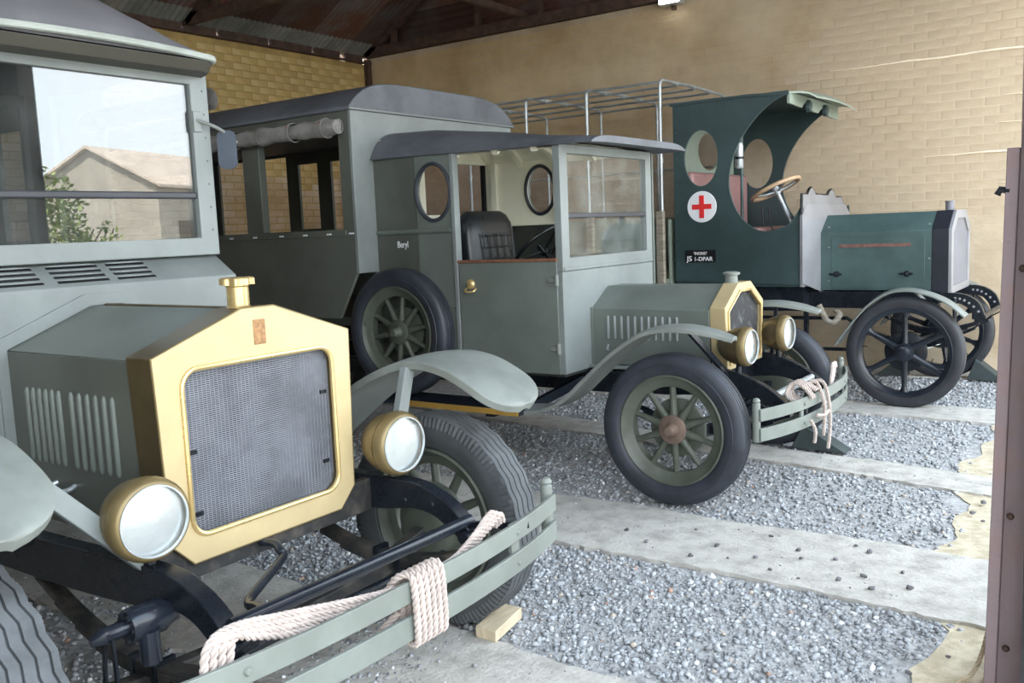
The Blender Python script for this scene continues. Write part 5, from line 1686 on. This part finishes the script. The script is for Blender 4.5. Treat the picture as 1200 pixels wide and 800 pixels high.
MB().loft([r3(-3.38, 2.44, 0.03), r3(-2.7, 2.445, 0.03), r3(-2.37, 2.425, 0.03)]).build('cab_roof', 'green_blue', t3, smooth=40)
vis = []
for x, z in ((-2.372, 2.428), (-2.31, 2.426), (-2.25, 2.412), (-2.195, 2.372)):
    y0 = N3 + 0.01 + (x + 2.37) * 0.9
    vis.append([(x, y, z + 0.03 * (1 - ((y - 7.925) / 0.69) ** 2)) for y in np.linspace(y0, F3 - 0.02, 13)] + [(x, y, z - 0.014 + 0.03 * (1 - ((y - 7.925) / 0.69) ** 2)) for y in np.linspace(F3 - 0.02, y0, 13)])
vz = MB().loft(vis).build('visor', 'pale_green', t3, smooth=40)
sca = [(N3 + 0.0, 2.425), (N3, 2.34)]
for y, z in ((7.42, 2.335), (7.56, 2.33), (7.62, 2.37), (7.70, 2.38), (7.78, 2.37), (7.84, 2.325), (8.0, 2.32), (8.08, 2.36), (8.16, 2.37), (8.24, 2.36), (8.30, 2.315), (8.45, 2.31)):
    sca.append((y, z))
sca += [(F3, 2.31), (F3, 2.425)]
MB().prism(sca, 'yz', -2.385, -2.365).build('scalloped_valance', 'pale_green', vz)
for y in (7.70, 8.16):
    MB().lathe([(0, 0.03), (0.045, 0.028), (0.05, 0)], (-2.365, y, 2.352), 'x', 20).build('valance_boss', 'green_blue', vz)
# inside: pillar, seat, steering
MB().tube([(-2.90, 7.62, 0.95), (-2.90, 7.62, 2.43)], 0.014, 10).build('cab_pole', 'green_hood', t3)
MB().bx(-3.30, -3.20, N3 + 0.03, F3 - 0.03, 1.33, 1.87).build('seat_back', 'leather_pink', t3, bevel=0.03)
MB().bx(-3.20, -2.62, N3 + 0.03, F3 - 0.03, 1.27, 1.38).build('seat_cushion', 'leather_pink', t3, bevel=0.03)
MB().bx(-3.2, -2.66, N3 + 0.04, F3 - 0.04, 0.95, 1.27).build('seat_box', 'green_blue', t3)
MB().bx(-3.36, -2.29, N3 + 0.02, F3 - 0.02, 0.90, 0.95).build('cab_floor', 'green_blue', t3)
steering(t3, (-2.60, 7.60, 1.695), (-0.42, 0, 0.91), 0.205, 0.018, 'wood', 'steel', 4, 0.75, 0.78)
for k, (x, dx) in enumerate(((-2.66, -0.03), (-2.60, -0.05))):
    MB().tube([(x, 7.52 + k * 0.05, 1.2), (x + dx, 7.52 + k * 0.05, 1.55)], 0.008, 8).build('lever', 'black', t3)
# scuttle and notched dash board
dash = [(N3 - 0.012, 0.90), (N3 - 0.012, 1.47), (N3 + 0.0, 1.63), (7.38, 1.63), (7.43, 1.668), (7.48, 1.685), (7.53, 1.668), (7.58, 1.632), (7.93, 1.625), (7.98, 1.660), (8.04, 1.675), (8.10, 1.655), (8.15, 1.612), (8.34, 1.61), (8.40, 1.56), (8.52, 1.44), (8.60, 1.40), (8.60, 0.86)]
db = MB().prism(dash, 'yz', -2.285, -2.262).build('dash_board', 'alu', t3, bevel=0.002)
MB().tube([(-2.273, y, z) for y, z in dash[1:-2]], 0.012, 8).build('dash_edging', 'black', db)
MB().loft([[(-2.262, N3 - 0.02, 0.93), (-2.262, N3 - 0.02, 1.47), (-2.262, N3 + 0.12, 1.55), (-2.262, 8.46, 1.55), (-2.262, 8.60, 1.47), (-2.262, 8.60, 0.93)], [(-2.205, 7.515, 0.845), (-2.205, 7.515, 1.318), (-2.205, 7.71, 1.458), (-2.205, 8.145, 1.458), (-2.205, 8.34, 1.318), (-2.205, 8.34, 0.845)]]).build('scuttle', 'alu', t3)
h3 = octo(C3, 0.215, 0.408, 0.408, 1.456, 1.318, 0.855)
hd3 = MB().prism(h3, 'yz', -2.207, -1.372).build('hood', 'green_hood', t3, bevel=0.003)
MB().prism(octo(C3, 0.218, 0.412, 0.412, 1.459, 1.321, 0.83), 'yz', -1.372, -1.255).build('radiator_shroud', 'purple_black', t3, bevel=0.003)
rh = octo(C3, 0.218, 0.412, 0.412, 1.459, 1.321, 0.83)
ri_ = octo(C3, 0.165, 0.340, 0.340, 1.395, 1.285, 0.885)
MB().prism(rh, 'yz', -1.255, -1.232, [ri_]).build('radiator_shell', 'alu', t3, bevel=0.002)
MB().prism(octo(C3, 0.17, 0.345, 0.345, 1.40, 1.29, 0.88), 'yz', -1.255, -1.245).build('radiator_core', 'rad_grey', t3)
MB().lathe([(0.032, 0), (0.032, 0.065), (0.036, 0.067), (0.036, 0.075), (0, 0.075)], (-1.30, C3 - 0.12, 1.455), 'z', 18).build('filler_cap', 'rad_grey', t3)
y0 = C3 - 0.408
MB().bx(-2.06, -1.52, y0 - 0.008, y0, 1.195, 1.222).build('hood_hinge', 'faded_red', hd3)
MB().bx(-2.12, -1.42, y0 - 0.004, y0, 0.87, 1.28).build('hood_panel', 'green_hood', hd3, bevel=0.002)
for x in (-2.075, -1.545):
    MB().lathe([(0.024, 0), (0.024, 0.01), (0.012, 0.014), (0.012, 0.05), (0.016, 0.055), (0.0, 0.06)], (x, y0, 0.985), 'y', 14, -1).build('hood_knob', 'black', hd3)
    MB().bx(x - 0.05, x + 0.05, y0 - 0.055, y0 - 0.04, 0.978, 0.994).build('knob_bar', 'black', hd3, bevel=0.004)
for x, z in ((-2.14, 1.36), (-2.14, 1.2), (-2.14, 0.93), (-1.39, 1.36), (-1.39, 1.1), (-1.47, 1.21), (-1.47, 1.05), (-1.34, 1.15), (-1.34, 0.9)):
    MB().lathe([(0, 0.004), (0.006, 0.003), (0.007, 0)], (x, y0, z), 'y', 8, -1).build('rivet', 'alu', hd3)
# chassis, dumb irons
for sg in (-1, 1):
    y = C3 + sg * 0.42
    pth = smooth_path([(-6.6, 0, 0.80), (-2.5, 0, 0.79), (-1.6, 0, 0.79), (-1.30, 0, 0.80), (-1.14, 0, 0.79), (-1.04, 0, 0.73), (-0.995, 0, 0.63)], 5)
    top = [(p.x, p.z + (0.055 if p.x < -1.3 else 0.04)) for p in pth]
    bot = [(p.x - (0 if p.x < -1.2 else 0.06 * (p.x + 1.2) / 0.2), p.z - (0.075 if p.x < -1.4 else 0.035)) for p in pth]
    r3_ = rail(MB(), y, 0.05, top, bot).build('chassis_rail', 'black', t3, bevel=0.003)
    for q in range(7):
        a = q / 6
        MB().lathe([(0, 0.005), (0.008, 0.004), (0.010, 0)], (-1.20 + 0.19 * a, y - 0.025, 0.80 - 0.14 * a * a), 'y', 8, -1).build('rivet', 'alu', r3_)
    spg = MB()
    for q in range(5):
        a = 0.52 - q * 0.09
        spg.strip([(-1.49 + a * u, y, 0.47 - q * 0.012 + 0.17 * (u * a / 0.52) ** 2) for u in np.linspace(-1, 1, 17)], (0, 1, 0), 0.06, 0.011)
    spg.build('leaf_spring', 'black', t3)
    yw = 7.205 if sg == -1 else 8.655
    mg = mudguard('mudguard', [(-1.075, 0.700), (-1.18, 0.790), (-1.31, 0.855), (-1.46, 0.888), (-1.60, 0.868), (-1.72, 0.795), (-1.82, 0.690), (-1.93, 0.545), (-1.99, 0.46)], yw, 0.085, 'guard_pale', t3, lambda u: 1.0, t=0.014)
    MB().bar((-1.43, yw, 0.88), (-1.40, y, 0.76), 0.03, 0.012, (1, 0, 0)).build('mudguard_bracket', 'guard_pale', mg)
    MB().tube([(-1.20, y + sg * 0.03, 0.80), (-1.20, y + sg * 0.03, 0.55)], 0.014, 8).build('spring_hanger', 'black', t3)
MB().tube([(-1.01, C3 - 0.45, 0.66), (-1.01, C3 + 0.45, 0.66)], 0.02, 12).build('front_cross_tube', 'black', t3)
MB().strip([(-1.49, C3 - 0.68, 0.42), (-1.49, C3 - 0.5, 0.40), (-1.49, C3 + 0.5, 0.40), (-1.49, C3 + 0.68, 0.42)], (1, 0, 0), 0.055, 0.07).build('front_axle', 'black', t3)
MB().tube([(-1.60, C3 - 0.6, 0.40), (-1.60, C3 + 0.6, 0.40)], 0.014, 8).build('tie_rod', 'black', t3)
MB().bar((-1.62, 7.35, 0.34), (-1.30, 7.62, 0.47), 0.05, 0.04).build('drag_link', 'steel', t3)
MB().bx(-3.3, -2.29, N3 + 0.08, F3 - 0.08, 0.70, 0.90).build('underframe', 'black', t3)
for x in (-2.3, -2.75):
    MB().bar((x, 7.45, 0.36), (x, 7.45, 0.75), 0.05, 0.03, (1, 0, 0)).build('frame_hanger', 'black', t3)
MB().tube([(-3.3, 7.5, 0.36), (-1.9, 7.5, 0.38)], 0.015, 8).build('brake_rod', 'black', t3)
MB().tube([(-3.3, 7.5, 0.62), (-2.0, 7.5, 0.63)], 0.015, 8).build('brake_rod', 'black', t3)
MB().tube(smooth_path([(-2.20, 7.45, 0.74), (-2.14, 7.45, 0.62), (-2.08, 7.46, 0.60), (-2.05, 7.5, 0.66), (-2.09, 7.52, 0.70)], 5), 0.025, 10).build('horn_tube', 'wood_grey', t3)
wheel('six', t3, (-1.492, 7.20, 0.418), phase=0.0)
wheel('six', t3, (-1.492, 8.66, 0.418), flip=True, phase=0.15)
wheel('six', t3, (-5.6, 7.20, 0.418), phase=0.2)
wheel('six', t3, (-5.6, 8.66, 0.418), flip=True, phase=0.2)
MB().tube([(-5.6, 7.25, 0.418), (-5.6, 8.62, 0.418)], 0.05, 12).build('rear_axle', 'black', t3)
# bed with posts and hoops
MB().bx(-6.6, -3.40, N3 - 0.02, F3 + 0.02, 0.92, 0.97).build('bed_floor', 'pale_green', t3)
for y in (N3, F3):
    MB().bx(-6.6, -3.52, y - 0.012, y + 0.012, 0.97, 1.50).build('bed_side', 'pale_green', t3)
MB().bx(-3.42, -3.40, N3, F3, 0.97, 1.48).build('bed_front', 'pale_green', t3)
for x in (-3.475, -4.17, -4.82, -5.5, -6.2):
    MB().bx(x - 0.033, x + 0.033, N3 - 0.06, N3 - 0.012, 0.90, 1.553).build('bed_post', 'wood_grey', t3, bevel=0.004)
    MB().bx(x - 0.033, x + 0.033, F3 + 0.012, F3 + 0.06, 0.90, 1.553).build('bed_post', 'wood_grey', t3, bevel=0.004)
hx = [-3.455, -4.17, -4.82, -5.5, -6.2]
ya, yb_ = N3 - 0.04, F3 + 0.03
hoops = []
for x in hx:
    hp = MB().tube([(x, ya, 1.5), (x, ya, 2.58)] + [(x, ya + 0.06 - 0.06 * math.cos(a), 2.60 + 0.05 * math.sin(a)) for a in np.linspace(0.1, PI / 2, 5)] + [(x, (ya + yb_) / 2, 2.662)] + [(x, yb_ - 0.06 + 0.06 * math.sin(a), 2.60 + 0.05 * math.cos(a)) for a in np.linspace(0, PI / 2, 5)] + [(x, yb_, 2.58), (x, yb_, 1.5)], 0.0135, 10).build('hoop', 'steel', t3)
    for y in (ya, yb_):
        MB().tube([(x, y, 1.96), (x, y, 2.0)], 0.019, 10).build('hoop_collar', 'steel', hp)
    for f in (0.25, 0.5, 0.75):
        MB().tube([(x, ya + (yb_ - ya) * f - 0.02, 2.655), (x, ya + (yb_ - ya) * f + 0.02, 2.655)], 0.018, 8).build('hoop_collar', 'steel', hp)
for f in (0.0, 0.25, 0.5, 0.75, 1.0):
    y = ya + (yb_ - ya) * f
    MB().tube([(-6.2, y, 2.63 if f in (0, 1) else 2.638), (-3.455, y, 2.63 if f in (0, 1) else 2.638)], 0.011, 8).build('hoop_rail', 'steel', t3)
MB().tube([(-6.2, yb_, 1.98), (-3.455, yb_, 1.98)], 0.010, 8).build('hoop_rail', 'steel', t3)
# fire extinguisher hung on the cab pole
fe = empty('fire_extinguisher', (-2.90, 7.585, 1.88), 'silver fire extinguisher strapped to the pole inside the red cross cab', 'extinguisher')
MB().lathe([(0.0, 0.0), (0.028, 0.002), (0.035, 0.012), (0.035, 0.195), (0.030, 0.215), (0.014, 0.228), (0.012, 0.235)], (-2.90, 7.565, 1.88), 'z', 20).build('cylinder_body', 'steel', fe)
MB().lathe([(0.016, 0.0), (0.016, 0.02), (0.008, 0.025), (0.008, 0.05), (0, 0.052)], (-2.90, 7.565, 2.112), 'z', 14).build('valve', 'brass_edge', fe)
MB().ring([(0.0355, 0.0), (0.039, 0.0), (0.039, 0.02), (0.0355, 0.02)], (-2.90, 7.565, 1.96), 'z', 20).build('strap', 'black', fe)
# chocks of truck 3
tag(wedge(-1.27, -0.985, 8.56, 8.74, 0.185, 'chock'), 'dark wedge before the far front wheel of the red cross truck', 'chock')
tag(wedge(-2.02, -1.76, 8.56, 8.74, 0.17, 'chock', True), 'dark wedge behind the far front wheel of the red cross truck', 'chock')

# ------------------------------------------------------------------ rope trailing by the post
rp = MB()
rope_mb(rp, smooth_path([(-0.345, 3.07, 0.30), (-0.375, 3.06, 0.16), (-0.395, 3.03, 0.06), (-0.415, 2.98, 0.018), (-0.44, 2.93, 0.014), (-0.46, 2.80, 0.014), (-0.46, 2.6, 0.014)], 6), 0.008, n=5)
tag(rp.build('rope', 'rope_dull'), 'thin dull rope trailing on the sand by the rusty post', 'rope')

# ------------------------------------------------------------------ outside, seen in the glass
barn = empty('barn', (26.0, 19.2, 0), 'barn with pale tiled gable roof mirrored in the nearest windscreen', 'building')
d1 = Vector((2.3, 6.3, 0)).normalized()       # along the ridge
d2 = Vector((-0.94, 0.34, 0)).normalized()    # towards the shed
A = Vector((26.0, 19.2, 0))


def bp(u, v, z):
    return A + d1 * u + d2 * v + Vector((0, 0, z))


HWB = 2.75
gw_ = [bp(0, -HWB, 0), bp(0, HWB, 0), bp(0, HWB, 3.65), bp(0, 0, 5.02), bp(0, -HWB, 3.65)]
ge_ = [bp(14, -HWB, 0), bp(14, HWB, 0), bp(14, HWB, 3.65), bp(14, 0, 5.02), bp(14, -HWB, 3.65)]
bwall = MB().loft([gw_, ge_]).build('wall', 'barn_wall', barn)
MB().add([bp(-0.25, 0, 5.15), bp(14.2, 0, 5.15), bp(14.2, HWB + 0.3, 3.60), bp(-0.25, HWB + 0.3, 3.60), bp(-0.25, 0, 5.05), bp(14.2, 0, 5.05), bp(14.2, HWB + 0.3, 3.50), bp(-0.25, HWB + 0.3, 3.50)], [(0, 1, 2, 3), (4, 7, 6, 5), (0, 3, 7, 4), (3, 2, 6, 7), (1, 5, 6, 2), (0, 4, 5, 1)]).build('roof_slope', 'barn_roof', barn)
MB().add([bp(-0.25, 0, 5.15), bp(14.2, 0, 5.15), bp(14.2, -HWB - 0.3, 3.60), bp(-0.25, -HWB - 0.3, 3.60), bp(-0.25, 0, 5.05), bp(14.2, 0, 5.05), bp(14.2, -HWB - 0.3, 3.50), bp(-0.25, -HWB - 0.3, 3.50)], [(0, 1, 2, 3), (4, 7, 6, 5), (0, 3, 7, 4), (3, 2, 6, 7), (1, 5, 6, 2), (0, 4, 5, 1)]).build('roof_slope', 'barn_roof', barn)
MB().obox(bp(1.6, HWB + 0.03, 1.2), d1 * 0.5, d2 * 0.03, (0, 0, 1.1)).build('barn_door', 'bark', barn)
bush = empty('bush', (5.9, 6.7, 0), 'leafy green bush outside mirrored in the nearest windscreen', 'bush')
n = 5200
cx = rng.normal(0, 1, (n, 3))
cx /= np.linalg.norm(cx, axis=1)[:, None]
rads = rng.uniform(0.55, 1.05, n)
cen = np.array([[5.9, 6.55, 1.3], [5.9, 7.2, 0.9], [6.2, 6.3, 2.0], [6.0, 7.6, 0.6], [6.1, 6.7, 1.7]])
sz = np.array([[0.55, 0.60, 1.2], [0.6, 0.65, 0.9], [0.45, 0.35, 0.9], [0.5, 0.5, 0.6], [0.5, 0.45, 0.8]])
ki = rng.integers(0, 5, n)
pc = cen[ki] + cx * rads[:, None] * sz[ki]
vs_, fs = [], []
for i in range(n):
    a = Vector(rng.normal(0, 1, 3)).normalized()
    b = a.cross(Vector((0.3, 0.5, 0.8))).normalized()
    s = rng.uniform(0.03, 0.06)
    c = Vector(pc[i])
    if c.z < 0.02:
        c.z = 0.05
    vs_ += [c - a * s, c + b * s * 0.55, c + a * s, c - b * s * 0.55]
    fs.append((4 * i, 4 * i + 1, 4 * i + 2, 4 * i + 3))
me = bpy.data.meshes.new('foliage')
me.from_pydata([tuple(v) for v in vs_], [], fs)
me.materials.append(M['leaf'])
fo = obj_mesh('foliage', me, (-5.9, -6.7, 0), parent=bush)
stuff(fo)
for k in range(7):
    MB().tube(smooth_path([(5.9 + random.uniform(-.1, .1), 6.7 + random.uniform(-.1, .1), 0), (5.9 + random.uniform(-.3, .3), 6.8 + random.uniform(-.4, .4), 0.8), (5.95 + random.uniform(-.5, .5), 6.8 + random.uniform(-.7, .7), 1.7)], 4), [0.03 - 0.0025 * i for i in range(9)], 6).build('branch', 'bark', bush)
